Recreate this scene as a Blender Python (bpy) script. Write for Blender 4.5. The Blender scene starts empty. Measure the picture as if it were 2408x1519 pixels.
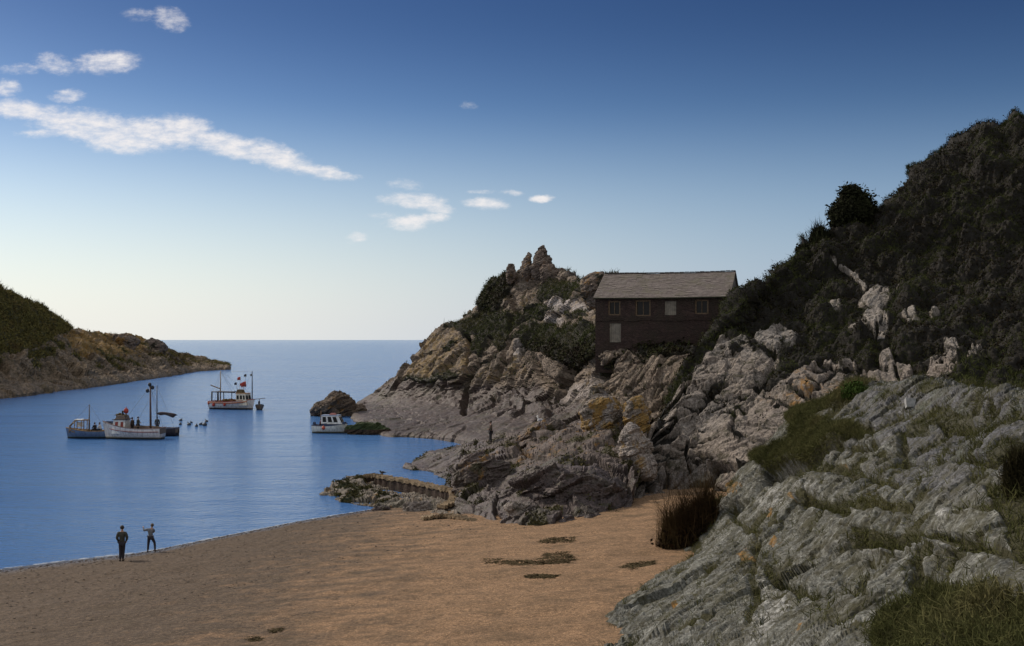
# A fishing cove: sandy beach, rocks and a stone fish store under a dark hillside, boats at their moorings.
SKY_GAMMA, SKY_TINT, CLOUD, EXPOSURE = 1.4, (0.55, 0.56, 0.58), (6.8, 6.5, 6.4), 0.45
SKY_FILL = (4.2, 4.15, 4.1)  # colour of the added fill overhead and behind the camera
HAZE_TOP, HAZE_L, HAZE_R = 0.21, (6.2, 6.3, 6.12), (2.75, 3.4, 4.6)
SKY_FALL = ((0.0, (0.76, 0.77, 0.78)), (0.07, (0.54, 0.55, 0.56)), (0.147, (0.47, 0.475, 0.48)), (0.245, (0.20, 0.24, 0.30)), (0.34, (0.15, 0.19, 0.245)), (0.5, (0.6, 0.62, 0.66)), (1.0, (1.1, 1.1, 1.1)))  # upper stops brightened as added fill above the view
WATER_A, WATER_B = (0.052, 0.15, 0.36), (0.068, 0.185, 0.42)
SAND_A, SAND_B = (0.34, 0.218, 0.125), (0.235, 0.154, 0.088)
OUT_A, OUT_B, OUT_C = (0.170, 0.173, 0.152), (0.090, 0.093, 0.082), (0.265, 0.267, 0.242)
import bpy, math, random
import numpy as np
from mathutils import Vector

random.seed(7)
rng = np.random.default_rng(7)
S = bpy.context.scene
COL = S.collection
F, H, HY, CX = 2676.0, 10.5, 799.0, 1204.0      # focal length, eye height, horizon row, centre column of the survey photo


def W(x, y, D):
    return ((x - CX) / F * D, D, H + (HY - y) / F * D)


def Dz(y, z):                                    # distance at which height z shows on row y
    return (H - z) * F / (y - HY)


def proj(P):
    D = np.maximum(P[:, 1], 0.5)
    return P[:, 0] / D * F + CX, HY - (P[:, 2] - H) / D * F


# ------------------------------------------------------------------ noise
_perm = np.random.default_rng(3).permutation(256).astype(np.int64)
_perm = np.concatenate([_perm, _perm, _perm])
_g = np.random.default_rng(4).normal(size=(256, 3))
_g /= np.linalg.norm(_g, axis=1)[:, None]


def _hash(i, j, k):
    return _perm[(_perm[(_perm[i & 255] + j) & 255] + k) & 255]


def noise(P):
    P = np.asarray(P, float)
    I = np.floor(P).astype(np.int64)
    f = P - I
    u = f * f * f * (f * (f * 6 - 15) + 10)
    out = 0.0
    for dx in (0, 1):
        wx = u[:, 0] if dx else 1 - u[:, 0]
        for dy in (0, 1):
            wy = u[:, 1] if dy else 1 - u[:, 1]
            for dz in (0, 1):
                wz = u[:, 2] if dz else 1 - u[:, 2]
                g = _g[_hash(I[:, 0] + dx, I[:, 1] + dy, I[:, 2] + dz)]
                d = (f[:, 0] - dx) * g[:, 0] + (f[:, 1] - dy) * g[:, 1] + (f[:, 2] - dz) * g[:, 2]
                out = out + wx * wy * wz * d
    return out * 1.5


def fbm(P, oct=4, lac=2.1, gain=0.5):
    a, s, o = 1.0, 1.0, 0.0
    for k in range(oct):
        o = o + a * noise(P * s + 17.3 * k)
        a *= gain
        s *= lac
    return o


def ridged(P, oct=4, lac=2.1, gain=0.5):
    a, s, o = 1.0, 1.0, 0.0
    for k in range(oct):
        o = o + a * (1 - 2 * np.abs(noise(P * s + 9.1 * k)))
        a *= gain
        s *= lac
    return o


_cj = np.random.default_rng(5).random((256, 3))
_cr = np.random.default_rng(6).random(256)


def worley(P, tilt=False):
    I = np.floor(P).astype(np.int64)
    f1 = np.full(len(P), 9.0)
    f2 = np.full(len(P), 9.0)
    hid = np.zeros(len(P), np.int64)
    dl = np.zeros((len(P), 3))
    for dx in (-1, 0, 1):
        for dy in (-1, 0, 1):
            for dz in (-1, 0, 1):
                J = I + (dx, dy, dz)
                h = _hash(J[:, 0], J[:, 1], J[:, 2])
                e = P - J - _cj[h]
                d = np.sqrt((e * e).sum(1))
                m = d < f1
                f2 = np.where(m, f1, np.minimum(f2, d))
                hid = np.where(m, h, hid)
                dl[m] = e[m]
                f1 = np.where(m, d, f1)
    if tilt:
        return f1, f2, _cr[hid], (dl * _g[(hid * 7 + 3) & 255]).sum(1)
    return f1, f2, _cr[hid]


def sstep(a, b, x):
    t = np.clip((x - a) / (b - a), 0, 1)
    return t * t * (3 - 2 * t)


# ------------------------------------------------------------------ masks drawn as outlines on the surfaces
def seg_dist(X, Y, pts, closed):
    pts = np.asarray(pts, float)
    n = len(pts)
    d = np.full(X.shape, 1e9)
    for i in range(n if closed else n - 1):
        a, b = pts[i], pts[(i + 1) % n]
        ab = b - a
        L = max((ab ** 2).sum(), 1e-9)
        t = np.clip(((X - a[0]) * ab[0] + (Y - a[1]) * ab[1]) / L, 0, 1)
        d = np.minimum(d, (X - a[0] - t * ab[0]) ** 2 + (Y - a[1] - t * ab[1]) ** 2)
    return np.sqrt(d)


def inside(X, Y, pts):
    c = np.zeros(X.shape, bool)
    n = len(pts)
    for i in range(n):
        (x1, y1), (x2, y2) = pts[i], pts[(i + 1) % n]
        if y1 == y2:
            continue
        t = (Y - y1) / (y2 - y1)
        c ^= ((y1 > Y) != (y2 > Y)) & (X < x1 + t * (x2 - x1))
    return c


def zt(x0, y0, s):                               # survey-sheet coordinates: sheet origin and scale
    return lambda *pts: [(x0 + s * a, y0 + s * b) for a, b in pts]


class Surf:
    """a gridded surface with its projected survey coordinates and material masks"""

    def poly(self, pts, feather=6, wob=8):
        X, Y = self.X + self.wx * wob, self.Y + self.wy * wob
        d = seg_dist(X, Y, pts, True)
        s = np.where(inside(X, Y, pts), d, -d)
        return sstep(-feather, feather, s)

    def line(self, pts, w, wob=4):
        d = seg_dist(self.X + self.wx * wob, self.Y + self.wy * wob, pts, False)
        return 1 - sstep(w * 0.35, w, d)


def cr(P, n_per):
    """Catmull-Rom along axis 0"""
    out = []
    K = len(P)
    for i in range(K - 1):
        p0 = P[max(i - 1, 0)] if i > 0 else 2 * P[0] - P[1]
        p1, p2 = P[i], P[i + 1]
        p3 = P[i + 2] if i + 2 < K else 2 * P[K - 1] - P[K - 2]
        n = n_per[i]
        for t in np.arange(n) / n:
            out.append(0.5 * (2 * p1 + (p2 - p0) * t + (2 * p0 - 5 * p1 + 4 * p2 - p3) * t * t + (3 * p1 - p0 - 3 * p2 + p3) * t ** 3))
    out.append(P[-1])
    return np.array(out)


def ext(row, *steps):
    """carry a row on past its last point by world steps (dx, dy, dz)"""
    x, y, D = row[-1][:3]
    p = np.array(W(x, y, D))
    out = list(row)
    for st in steps:
        q = p + np.array(st, float)
        Dq = max(q[1], 0.6)
        out.append((q[0] / Dq * F + CX, HY - (q[2] - H) / Dq * F, Dq, *( [row[-1][3]] if len(row[-1]) > 3 else [])))
    return out


def loft(rows, step, coarse=(), tail=0):
    A = np.array([[W(*p[:3]) for p in r] for r in rows])
    for i, r in enumerate(rows):
        for j, p in enumerate(r):
            if len(p) > 3:
                A[i, j, 2] += p[3]
    D = np.array([[p[:2] for p in r] for r in rows], float)
    lu = np.median(np.linalg.norm(np.diff(D, axis=1), axis=2), axis=0)
    nu = [max(2, int(math.ceil(l / step))) for l in lu]
    for k in range(tail):
        nu[-1 - k] = 45
    Dv = D[:, :D.shape[1] - tail] if tail else D
    lv = np.percentile(np.linalg.norm(np.diff(Dv, axis=0), axis=2), 75, axis=1)
    nv = [max(2, int(math.ceil(l / (step * (4 if i in coarse else 1))))) for i, l in enumerate(lv)]
    B = cr(A, nv)
    C = cr(B.transpose(1, 0, 2), nu).transpose(1, 0, 2)
    s = Surf()
    s.nv, s.nu = C.shape[:2]
    s.P = C.reshape(-1, 3).copy()
    s.X, s.Y = proj(s.P)
    q = np.stack([s.X / 30, s.Y / 30, np.zeros_like(s.X)], 1)
    s.wx, s.wy = fbm(q, 3), fbm(q + 50, 3)
    s.normals()
    return s


def grid_normals(G):
    du = np.gradient(G, axis=1)
    dv = np.gradient(G, axis=0)
    n = np.cross(du, dv)
    return n / np.maximum(np.linalg.norm(n, axis=2), 1e-9)[:, :, None]


def _normals(s):
    N = grid_normals(s.P.reshape(s.nv, s.nu, 3)).reshape(-1, 3)
    flip = (N * (np.array([0, 0, H]) - s.P)).sum(1)
    if flip.sum() < 0:
        N = -N
    s.N = N


Surf.normals = _normals


def smooth_n(s, k=4):
    G = s.N.reshape(s.nv, s.nu, 3)
    for _ in range(k):
        Q = np.pad(G, ((1, 1), (1, 1), (0, 0)), mode='edge')
        G = (Q[:-2, 1:-1] + Q[2:, 1:-1] + Q[1:-1, :-2] + Q[1:-1, 2:] + 2 * G) / 6
    G = G.reshape(-1, 3)
    s.N = G / np.maximum(np.linalg.norm(G, axis=1), 1e-9)[:, None]


def frame_coords(P, bed, sc):
    """coordinates in a bedding frame: third axis is across the beds"""
    b = np.array(bed, float)
    b /= np.linalg.norm(b)
    a = np.cross(b, (0.2, 0.1, 1.0))
    a /= np.linalg.norm(a)
    c = np.cross(b, a)
    return np.stack([P @ a / sc[0], P @ c / sc[1], P @ b / sc[2]], 1)


CRACK = [None]


def rock_disp(P, bed=(-0.62, 0.25, 0.72), size=1.0, big=0.5, strata=0.18, blocks=0.3, crack=0.12, fine=0.06, aniso=(2.6, 2.2, 0.75)):
    wv = np.stack([fbm(P / (size * 2.6) + 5, 2), fbm(P / (size * 2.6) + 31, 2), fbm(P / (size * 2.6) + 77, 2)], 1)
    q = frame_coords(P, bed, tuple(size * k for k in aniso)) + 0.28 * wv + 0.02 * fbm(P / (size * 0.3), 2)[:, None]
    cm = np.zeros(len(P))
    d = big * size * fbm(P / (size * 4.5), 4)
    # tilted slabs, split by joints
    for k, am, cw in ((1.0, 1.0, 0.07), (2.3, 0.45, 0.07), (4.9, 0.2, 0.08)):
        f1, f2, idr, tl = worley(q * k + 13.7 * k, True)
        d += am * blocks * size * ((idr - 0.5) + 1.1 * tl)
        ck = (1 - sstep(0.0, cw, f2 - f1)) * sstep(-0.1, 0.3, wv[:, 1] + idr - 0.3)
        d -= am * crack * size * ck
        cm = np.maximum(cm, ck * min(1, am * 1.6))
    # beds standing proud of one another
    t = q[:, 2] * 1.9 + 0.25 * wv[:, 0]
    k = np.floor(t)
    fr = t - k
    h = np.abs(noise(np.stack([k * 0.37 + 0.2, k * 1.71 + 0.4, k * 0.9 + 0.7], 1)))
    d += strata * size * (1.4 * h + 0.5 * sstep(0, 0.8, fr) - 0.5 * sstep(0.8, 1.0, fr)) * (0.4 + 0.6 * sstep(-0.3, 0.3, wv[:, 2]))
    d += fine * size * fbm(P / (size * 0.7), 5, 2.1, 0.6)
    CRACK[0] = np.maximum(cm, sstep(0.86, 0.97, fr) * 0.7 * sstep(-0.2, 0.2, wv[:, 0]))
    return d


def to_mesh(s, name, mat, masks=None, kind='structure', cull=None):
    P = s.P
    idx = np.arange(s.nv * s.nu).reshape(s.nv, s.nu)
    a, b, c, d = idx[:-1, :-1].ravel(), idx[:-1, 1:].ravel(), idx[1:, 1:].ravel(), idx[1:, :-1].ravel()
    faces = np.stack([a, b, c, d], 1)
    # outward orientation agrees with s.N
    fn = np.cross(P[b] - P[a], P[d] - P[a])
    if (fn * s.N[a]).sum() < 0:
        faces = faces[:, ::-1]
    o = np_mesh(name, P, faces, mat, name in ('beach',))
    if masks is not None:
        m = o.data.color_attributes.new('mask', 'FLOAT_COLOR', 'POINT')
        m.data.foreach_set('color', np.clip(masks, 0, 1).astype(np.float32).ravel())
    if kind:
        o['kind'] = kind
    return o


def np_mesh(name, P, faces, mat, smooth=True, tint=None):
    me = bpy.data.meshes.new(name)
    faces = np.asarray(faces)
    nf, k = faces.shape
    me.vertices.add(len(P))
    me.vertices.foreach_set('co', np.asarray(P, np.float32).ravel())
    me.loops.add(nf * k)
    me.loops.foreach_set('vertex_index', faces.astype(np.int32).ravel())
    me.polygons.add(nf)
    me.polygons.foreach_set('loop_start', (np.arange(nf) * k).astype(np.int32))
    me.polygons.foreach_set('loop_total', np.full(nf, k, np.int32))
    me.polygons.foreach_set('use_smooth', np.full(nf, smooth))
    me.update(calc_edges=True)
    if tint is not None:
        at = me.attributes.new('tint', 'FLOAT', 'POINT')
        at.data.foreach_set('value', np.asarray(tint, np.float32))
    o = bpy.data.objects.new(name, me)
    COL.objects.link(o)
    if mat:
        me.materials.append(mat)
    return o


def tag(o, label=None, cat=None, group=None, kind=None):
    if label:
        o['label'] = label
    if cat:
        o['category'] = cat
    if group:
        o['group'] = group
    if kind:
        o['kind'] = kind
    return o


def empty(name, loc, rz=0.0):
    o = bpy.data.objects.new(name, None)
    COL.objects.link(o)
    o.location = loc
    o.rotation_euler = (0, 0, rz)
    o.empty_display_size = 0.2
    return o


# ------------------------------------------------------------------ small-mesh builder
class MB:
    def __init__(self):
        self.v, self.f = [], []

    def add(self, vs, fs):
        n = len(self.v)
        self.v += [tuple(p) for p in vs]
        self.f += [tuple(i + n for i in f) for f in fs]

    def box(self, c, s, rz=0.0, taper=1.0):
        x, y, z = (q / 2 for q in s)
        co, si = math.cos(rz), math.sin(rz)
        vs = []
        for k, (a, b, e) in enumerate(((-x, -y, -z), (x, -y, -z), (x, y, -z), (-x, y, -z), (-x, -y, z), (x, -y, z), (x, y, z), (-x, y, z))):
            if k > 3:
                a, b = a * taper, b * taper
            vs.append((c[0] + a * co - b * si, c[1] + a * si + b * co, c[2] + e))
        self.add(vs, [(0, 3, 2, 1), (4, 5, 6, 7), (0, 1, 5, 4), (1, 2, 6, 5), (2, 3, 7, 6), (3, 0, 4, 7)])
        return self

    def prism(self, pts, axis_from, axis_to):
        """polygon pts (3D) extruded by vector axis_to-axis_from"""
        d = Vector(axis_to) - Vector(axis_from)
        n = len(pts)
        vs = [Vector(p) for p in pts] + [Vector(p) + d for p in pts]
        fs = [tuple(range(n - 1, -1, -1)), tuple(range(n, 2 * n))]
        for i in range(n):
            j = (i + 1) % n
            fs.append((i, j, n + j, n + i))
        self.add(vs, fs)
        return self

    def tube(self, pts, r, n=8):
        pts = [Vector(p) for p in pts]
        rs = [float(q) for q in r] if isinstance(r, (list, tuple)) else [float(r)] * len(pts)
        vs, fs = [], []
        up = Vector((0.13, 0.31, 0.94))
        for i, p in enumerate(pts):
            t = (pts[min(i + 1, len(pts) - 1)] - pts[max(i - 1, 0)]).normalized()
            a = t.cross(up)
            if a.length < 0.05:
                a = t.cross(Vector((1, 0, 0)))
            a.normalize()
            b = t.cross(a)
            for k in range(n):
                w = 2 * math.pi * k / n
                vs.append(p + rs[i] * (math.cos(w) * a + math.sin(w) * b))
        for i in range(len(pts) - 1):
            for k in range(n):
                k2 = (k + 1) % n
                fs.append((i * n + k, i * n + k2, (i + 1) * n + k2, (i + 1) * n + k))
        fs.append(tuple(range(n - 1, -1, -1)))
        fs.append(tuple((len(pts) - 1) * n + k for k in range(n)))
        self.add(vs, fs)
        return self

    def ball(self, c, r, nu=12, nv=8):
        rx, ry, rz = r if isinstance(r, (list, tuple)) else (r, r, r)
        vs, fs = [(c[0], c[1], c[2] - rz)], []
        for j in range(1, nv):
            th = math.pi * j / nv
            for i in range(nu):
                ph = 2 * math.pi * i / nu
                vs.append((c[0] + rx * math.sin(th) * math.cos(ph), c[1] + ry * math.sin(th) * math.sin(ph), c[2] - rz * math.cos(th)))
        vs.append((c[0], c[1], c[2] + rz))
        T = len(vs) - 1
        for i in range(nu):
            i2 = (i + 1) % nu
            fs.append((0, 1 + i2, 1 + i))
            for j in range(nv - 2):
                a = 1 + j * nu
                fs.append((a + i, a + i2, a + nu + i2, a + nu + i))
            fs.append((T, 1 + (nv - 2) * nu + i, 1 + (nv - 2) * nu + i2))
        self.add(vs, fs)
        return self

    def build(self, name, mat, parent=None, smooth=False, loc=None):
        me = bpy.data.meshes.new(name)
        me.from_pydata([tuple(p) for p in self.v], [], self.f)
        me.update()
        if smooth:
            me.polygons.foreach_set('use_smooth', [True] * len(me.polygons))
        o = bpy.data.objects.new(name, me)
        COL.objects.link(o)
        me.materials.append(mat)
        if parent:
            o.parent = parent
        if loc:
            o.location = loc
        return o


# ------------------------------------------------------------------ materials
class NT:
    def __init__(self, tree):
        self.t = tree
        tree.nodes.clear()

    def n(self, typ, ins=None, **props):
        nd = self.t.nodes.new('ShaderNode' + typ)
        for k, v in props.items():
            setattr(nd, k, v)
        for k, v in (ins or {}).items():
            s = nd.inputs[k]
            if hasattr(v, 'is_linked') or isinstance(v, bpy.types.NodeSocket):
                self.t.links.new(v, s)
            elif isinstance(v, tuple) and s.type == 'RGBA' and len(v) == 3:
                s.default_value = (*v, 1)
            else:
                s.default_value = v
        return nd

    def math(self, op, a, b=0.0, c=None, clamp=False):
        i = {0: a, 1: b}
        if c is not None:
            i[2] = c
        return self.n('Math', i, operation=op, use_clamp=clamp).outputs[0]

    def mix(self, f, a, b, mode='MIX'):
        nd = self.n('Mix', None, data_type='RGBA', blend_type=mode, clamp_factor=True)
        for k, v in ((0, f), (6, a), (7, b)):
            s = nd.inputs[k]
            if isinstance(v, bpy.types.NodeSocket):
                self.t.links.new(v, s)
            elif isinstance(v, tuple):
                s.default_value = (*v, 1)
            else:
                s.default_value = v
        return nd.outputs[2]

    def noise(self, vec, scale, detail=4.0, rough=0.55, dist=0.0):
        return self.n('TexNoise', {'Vector': vec, 'Scale': scale, 'Detail': detail, 'Roughness': rough, 'Distortion': dist}).outputs[0]

    def ramp(self, f, a, b, lo=0.0, hi=1.0, smooth=True):
        return self.n('MapRange', {0: f, 1: a, 2: b, 3: lo, 4: hi}, interpolation_type='SMOOTHSTEP' if smooth else 'LINEAR', clamp=True).outputs[0]

    def scale(self, vec, sc, rot=(0, 0, 0)):
        return self.n('Mapping', {'Vector': vec, 'Scale': sc, 'Rotation': rot}).outputs[0]


def new_mat(name):
    m = bpy.data.materials.new(name)
    m.use_nodes = True
    return m, NT(m.node_tree)


def finish(nt, color, rough=0.8, bump=None, strength=0.5, dist=0.05, **extra):
    ins = {'Base Color': color, 'Roughness': rough}
    ins.update(extra)
    if bump is not None:
        ins['Normal'] = nt.n('Bump', {'Height': bump, 'Strength': strength, 'Distance': dist}).outputs[0]
    b = nt.n('BsdfPrincipled', ins)
    o = nt.n('OutputMaterial', {'Surface': b.outputs[0]})
    return b


def plain(name, col, rough=0.6, var=0.25, scale=6.0, metallic=0.0, spec=None):
    """weathered paint, cloth, wood: colour broken by noise, light bump"""
    m, nt = new_mat(name)
    co = nt.n('TexCoord').outputs['Object']
    n1 = nt.noise(co, scale, 5)
    dark = tuple(c * (1 - var) for c in col)
    light = tuple(min(1, c * (1 + var * 0.7)) for c in col)
    c = nt.mix(nt.ramp(n1, 0.3, 0.7), dark, light)
    ex = {'Metallic': metallic}
    if spec is not None:
        ex['Specular IOR Level'] = spec
    finish(nt, c, rough, nt.noise(co, scale * 4, 4), 0.25, 0.02, **ex)
    return m


def rock_mat(name, colA, colB, colC, scale=1.0, lichen=(0.36, 0.17, 0.03), wet_shade_col=(0.06, 0.045, 0.045), soil=(0.02, 0.018, 0.012), pale=(0.42, 0.38, 0.36),
             bed=(0.3, 0.5, 0.2), spots=0.0, streak=0.5, moss=0.75, flute=0.0):
    m, nt = new_mat(name)
    geo = nt.n('NewGeometry').outputs['Position']
    att = nt.n('Attribute', None, attribute_name='mask')
    sep = nt.n('SeparateColor', {0: att.outputs['Color']})
    grass, lich, wet, pal = sep.outputs[0], sep.outputs[1], sep.outputs[2], att.outputs['Alpha']
    n1 = nt.noise(geo, 0.35 * scale, 6, 0.6)
    n2 = nt.noise(geo, 1.6 * scale, 8, 0.65)
    n3 = nt.noise(geo, 7.0 * scale, 8, 0.7)
    st = nt.noise(nt.scale(geo, (0.8 * scale, 0.8 * scale, 6.0 * scale), bed), 1.0, 6, 0.6, 0.6)
    c = nt.mix(nt.ramp(n1, 0.35, 0.65), colA, colB)
    c = nt.mix(nt.ramp(n2, 0.42, 0.68), c, colC)
    c = nt.mix(nt.math('MULTIPLY', pal, nt.ramp(n2, 0.3, 0.6, 0.45, 1.0)), c, pale)
    c = nt.mix(nt.math('MULTIPLY', nt.ramp(st, 0.35, 0.6, 1.0, 0.0), streak), c, nt.mix(0.55, c, (0.02, 0.018, 0.016)))
    # wet intertidal zone; on the outcrop, bluish rock and painted shade
    wcol = nt.mix(nt.ramp(n2, 0.35, 0.65), wet_shade_col, tuple(q * 1.9 for q in wet_shade_col))
    wcol = nt.mix(nt.ramp(n1, 0.5, 0.7), wcol, (wet_shade_col[0] * 1.3, wet_shade_col[1] * 1.5, wet_shade_col[2] * 0.9))
    c = nt.mix(nt.math('MULTIPLY', wet, 0.92), c, wcol)
    # speckle of light and dark crystals
    c = nt.mix(1.0, c, nt.mix(nt.ramp(n3, 0.34, 0.66), (0.45, 0.44, 0.43), (1.5, 1.5, 1.48)), 'MULTIPLY')
    # lichen crusts
    ln = nt.noise(geo, 1.1 * scale, 7, 0.7, 0.4)
    lf = nt.math('MULTIPLY', nt.ramp(nt.math('ADD', ln, nt.math('MULTIPLY', lich, 0.32)), 0.62, 0.78), nt.ramp(lich, 0.02, 0.3))
    if spots:
        sn = nt.noise(geo, 2.3 * scale, 5, 0.6)
        lf = nt.math('MAXIMUM', lf, nt.math('MULTIPLY', nt.ramp(sn, 0.66, 0.72), spots))
    lcol = nt.mix(nt.ramp(n3, 0.35, 0.65), lichen, (lichen[0] * 0.55, lichen[1] * 0.7, lichen[2] * 0.9))
    c = nt.mix(nt.math('MULTIPLY', lf, 0.85), c, lcol)
    # small dark mosses
    mn = nt.noise(geo, 0.9 * scale, 7, 0.7, 0.3)
    c = nt.mix(nt.ramp(mn, 0.54, 0.64, 0.0, moss), c, (0.04, 0.036, 0.018))
    m2 = nt.noise(nt.scale(geo, (2.6 * scale, 2.6 * scale, 1.1 * scale), (0.4, 0.3, 0.0)), 1.0, 7, 0.72, 0.5)
    c = nt.mix(nt.ramp(m2, 0.52, 0.66, 0.0, moss), c, nt.mix(0.7, c, (0.05, 0.043, 0.02)))
    if flute:
        fl_ = nt.noise(nt.scale(nt.scale(geo, (1, 1, 1), (0, 0, math.radians(-35.6))), (0.5, 4.2, 1.6)), 1.0, 8, 0.72, 0.5)
        c = nt.mix(nt.ramp(fl_, 0.46, 0.60, 0.0, flute), c, nt.mix(0.82, c, (0.05, 0.046, 0.024)))
        f2_ = nt.noise(nt.scale(geo, (1.1, 1.1, 1.6)), 1.0, 8, 0.75, 0.6)
        c = nt.mix(nt.ramp(f2_, 0.50, 0.60, 0.0, flute), c, nt.mix(0.7, c, (0.06, 0.055, 0.024)))
    gf = nt.ramp(nt.math('ADD', grass, nt.math('MULTIPLY', nt.math('SUBTRACT', n2, 0.5), 0.7)), 0.4, 0.6)
    c = nt.mix(gf, c, nt.mix(n2, soil, tuple(q * 2.2 for q in soil)))
    bump = nt.math('ADD', nt.math('MULTIPLY', n2, 0.3), nt.math('ADD', nt.math('MULTIPLY', n3, 0.35), nt.math('MULTIPLY', st, 0.5)))
    rough = nt.math('SUBTRACT', 0.88, nt.math('MULTIPLY', wet, 0.3))
    finish(nt, c, rough, bump, 0.9, 0.16 / scale, **{'Specular IOR Level': 0.3})
    return m


def leaf_mat(name, cols, patch=0.25):
    """leaves and blades: colour picked by a per-blade random value"""
    m, nt = new_mat(name)
    t = nt.n('Attribute', None, attribute_name='tint').outputs['Fac']
    r = nt.n('ValToRGB', {0: t})
    e = r.color_ramp.elements
    while len(e) < len(cols):
        e.new(0.5)
    for i, c in enumerate(cols):
        e[i].position = i / (len(cols) - 1)
        e[i].color = (*c, 1)
    geo = nt.n('NewGeometry').outputs['Position']
    big = nt.n('ValToRGB', {0: nt.ramp(nt.noise(geo, patch, 5, 0.6), 0.3, 0.7)})
    e = big.color_ramp.elements
    while len(e) < len(cols):
        e.new(0.5)
    for i, c in enumerate(cols):
        e[i].position = i / (len(cols) - 1)
        e[i].color = (*c, 1)
    c = nt.mix(0.62, r.outputs[0], big.outputs[0])
    finish(nt, c, 0.95, **{'Specular IOR Level': 0.04})
    return m


# ------------------------------------------------------------------ foliage generators
def blades(P, N, n, length, width, lean=0.5, up=0.7, clump=None):
    """n grass blades (two triangles each, bent) standing on the points P"""
    k = rng.integers(0, len(P), n)
    p = P[k] + rng.normal(size=(n, 3)) * (clump or 0.05)
    L = length * (0.5 + rng.random(n))[:, None]
    d = N[k] * (1 - up) + np.array([0, 0, 1]) * up + rng.normal(size=(n, 3)) * lean
    d /= np.linalg.norm(d, axis=1)[:, None]
    s = np.cross(d, rng.normal(size=(n, 3)))
    s /= np.linalg.norm(s, axis=1)[:, None]
    w = width * (0.6 + 0.8 * rng.random(n))[:, None]
    bend = rng.normal(size=(n, 3)) * 0.35
    bend[:, 2] -= 0.15
    v0, v1 = p - s * w / 2, p + s * w / 2
    mid = p + d * L * 0.55
    v2, v3 = mid - s * w * 0.35, mid + s * w * 0.35
    v4 = p + (d + bend) * L
    V = np.stack([v0, v1, v2, v3, v4], 1).reshape(-1, 3)
    b = np.arange(n)[:, None] * 5
    T = np.concatenate([b + [0, 1, 3], b + [0, 3, 2], b + [2, 3, 4]], 0)
    tint = np.repeat(rng.random(n), 5)
    return V, T, tint


def leaves(P, N, n, size, spread=0.1, flat=0.4, lay=0.0):
    """n small leaf-shaped rhombs scattered around the points; lay > 0 turns their faces outwards"""
    k = rng.integers(0, len(P), n)
    p = P[k] + rng.normal(size=(n, 3)) * spread
    if lay:
        f = N[k] * lay + rng.normal(size=(n, 3)) * 0.5
        d = np.cross(f, rng.normal(size=(n, 3)))
        d /= np.linalg.norm(d, axis=1)[:, None]
        s = np.cross(d, f)
    else:
        d = rng.normal(size=(n, 3)) + N[k] * flat
        d /= np.linalg.norm(d, axis=1)[:, None]
        s = np.cross(d, rng.normal(size=(n, 3)))
    s /= np.linalg.norm(s, axis=1)[:, None]
    L = size * (0.5 + rng.random(n))[:, None]
    V = np.stack([p, p + d * L * 0.5 - s * L * 0.28, p + d * L, p + d * L * 0.5 + s * L * 0.28], 1).reshape(-1, 3)
    b = np.arange(n)[:, None] * 4
    T = np.concatenate([b + [0, 1, 2], b + [0, 2, 3]], 0)
    return V, T, np.repeat(rng.random(n), 4)


def merge(*parts):
    V, T, C, o = [], [], [], 0
    for v, t, c in parts:
        V.append(v)
        T.append(t + o)
        C.append(c)
        o += len(v)
    return np.concatenate(V), np.concatenate(T), np.concatenate(C)


def pick(x, y, surfs, r=4):
    """the surface point seen at survey position x, y"""
    best = None
    for s in surfs:
        m = (np.abs(s.Xf - x) < r) & (np.abs(s.Yf - y) < r)
        if m.any():
            Q = s.P[m]
            q = Q[np.argmin(Q[:, 1] + 0.2 * np.hypot(s.Xf[m] - x, s.Yf[m] - y))]
            if best is None or q[1] < best[1]:
                best = q
    return tuple(float(q) for q in best) if best is not None else None
# ------------------------------------------------------------------ common materials
M_paint_white = plain('white_paint', (0.78, 0.75, 0.68), 0.45, 0.28, 3)
M_paint_blue = plain('blue_paint', (0.07, 0.13, 0.24), 0.45, 0.35, 3)
M_paint_dark = plain('dark_paint', (0.03, 0.022, 0.022), 0.5, 0.4, 3)
M_paint_red = plain('red_paint', (0.30, 0.05, 0.03), 0.5, 0.3, 3)
M_paint_green = plain('green_paint', (0.045, 0.07, 0.032), 0.5, 0.35, 3)
M_paint_navy = plain('navy_paint', (0.03, 0.045, 0.10), 0.45, 0.3, 3)
M_tan = plain('varnished_wood', (0.26, 0.16, 0.075), 0.5, 0.35, 5)
M_wood = plain('weathered_wood', (0.16, 0.12, 0.09), 0.8, 0.35, 7)
M_rope = plain('net_and_rope', (0.12, 0.09, 0.045), 0.95, 0.5, 9)
M_black = plain('black_rubber', (0.02, 0.02, 0.022), 0.6, 0.3, 8)
M_orange = plain('orange_float', (0.55, 0.09, 0.04), 0.5, 0.2, 8)
M_redcloth = plain('red_cloth', (0.42, 0.055, 0.035), 0.9, 0.25, 6)
M_steel = plain('grey_steel', (0.22, 0.22, 0.22), 0.4, 0.3, 8, 0.6)
M_sail = plain('tan_sailcloth', (0.05, 0.035, 0.035), 0.9, 0.4, 5)
M_skin = plain('skin', (0.42, 0.25, 0.18), 0.6, 0.1, 20)
M_hair = plain('dark_hair', (0.035, 0.025, 0.018), 0.7, 0.3, 40)
M_hair_brown = plain('brown_hair', (0.10, 0.07, 0.04), 0.7, 0.3, 40)
M_denim = plain('dark_denim', (0.028, 0.026, 0.036), 0.9, 0.3, 20)
M_black_cloth = plain('black_cloth', (0.018, 0.016, 0.018), 0.9, 0.3, 20)
M_green_cloth = plain('olive_jacket', (0.055, 0.055, 0.045), 0.9, 0.3, 14)
M_grey_cloth = plain('grey_jumper', (0.16, 0.17, 0.19), 0.9, 0.25, 14)
M_brown_cloth = plain('brown_jacket', (0.07, 0.045, 0.03), 0.9, 0.3, 14)
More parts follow.
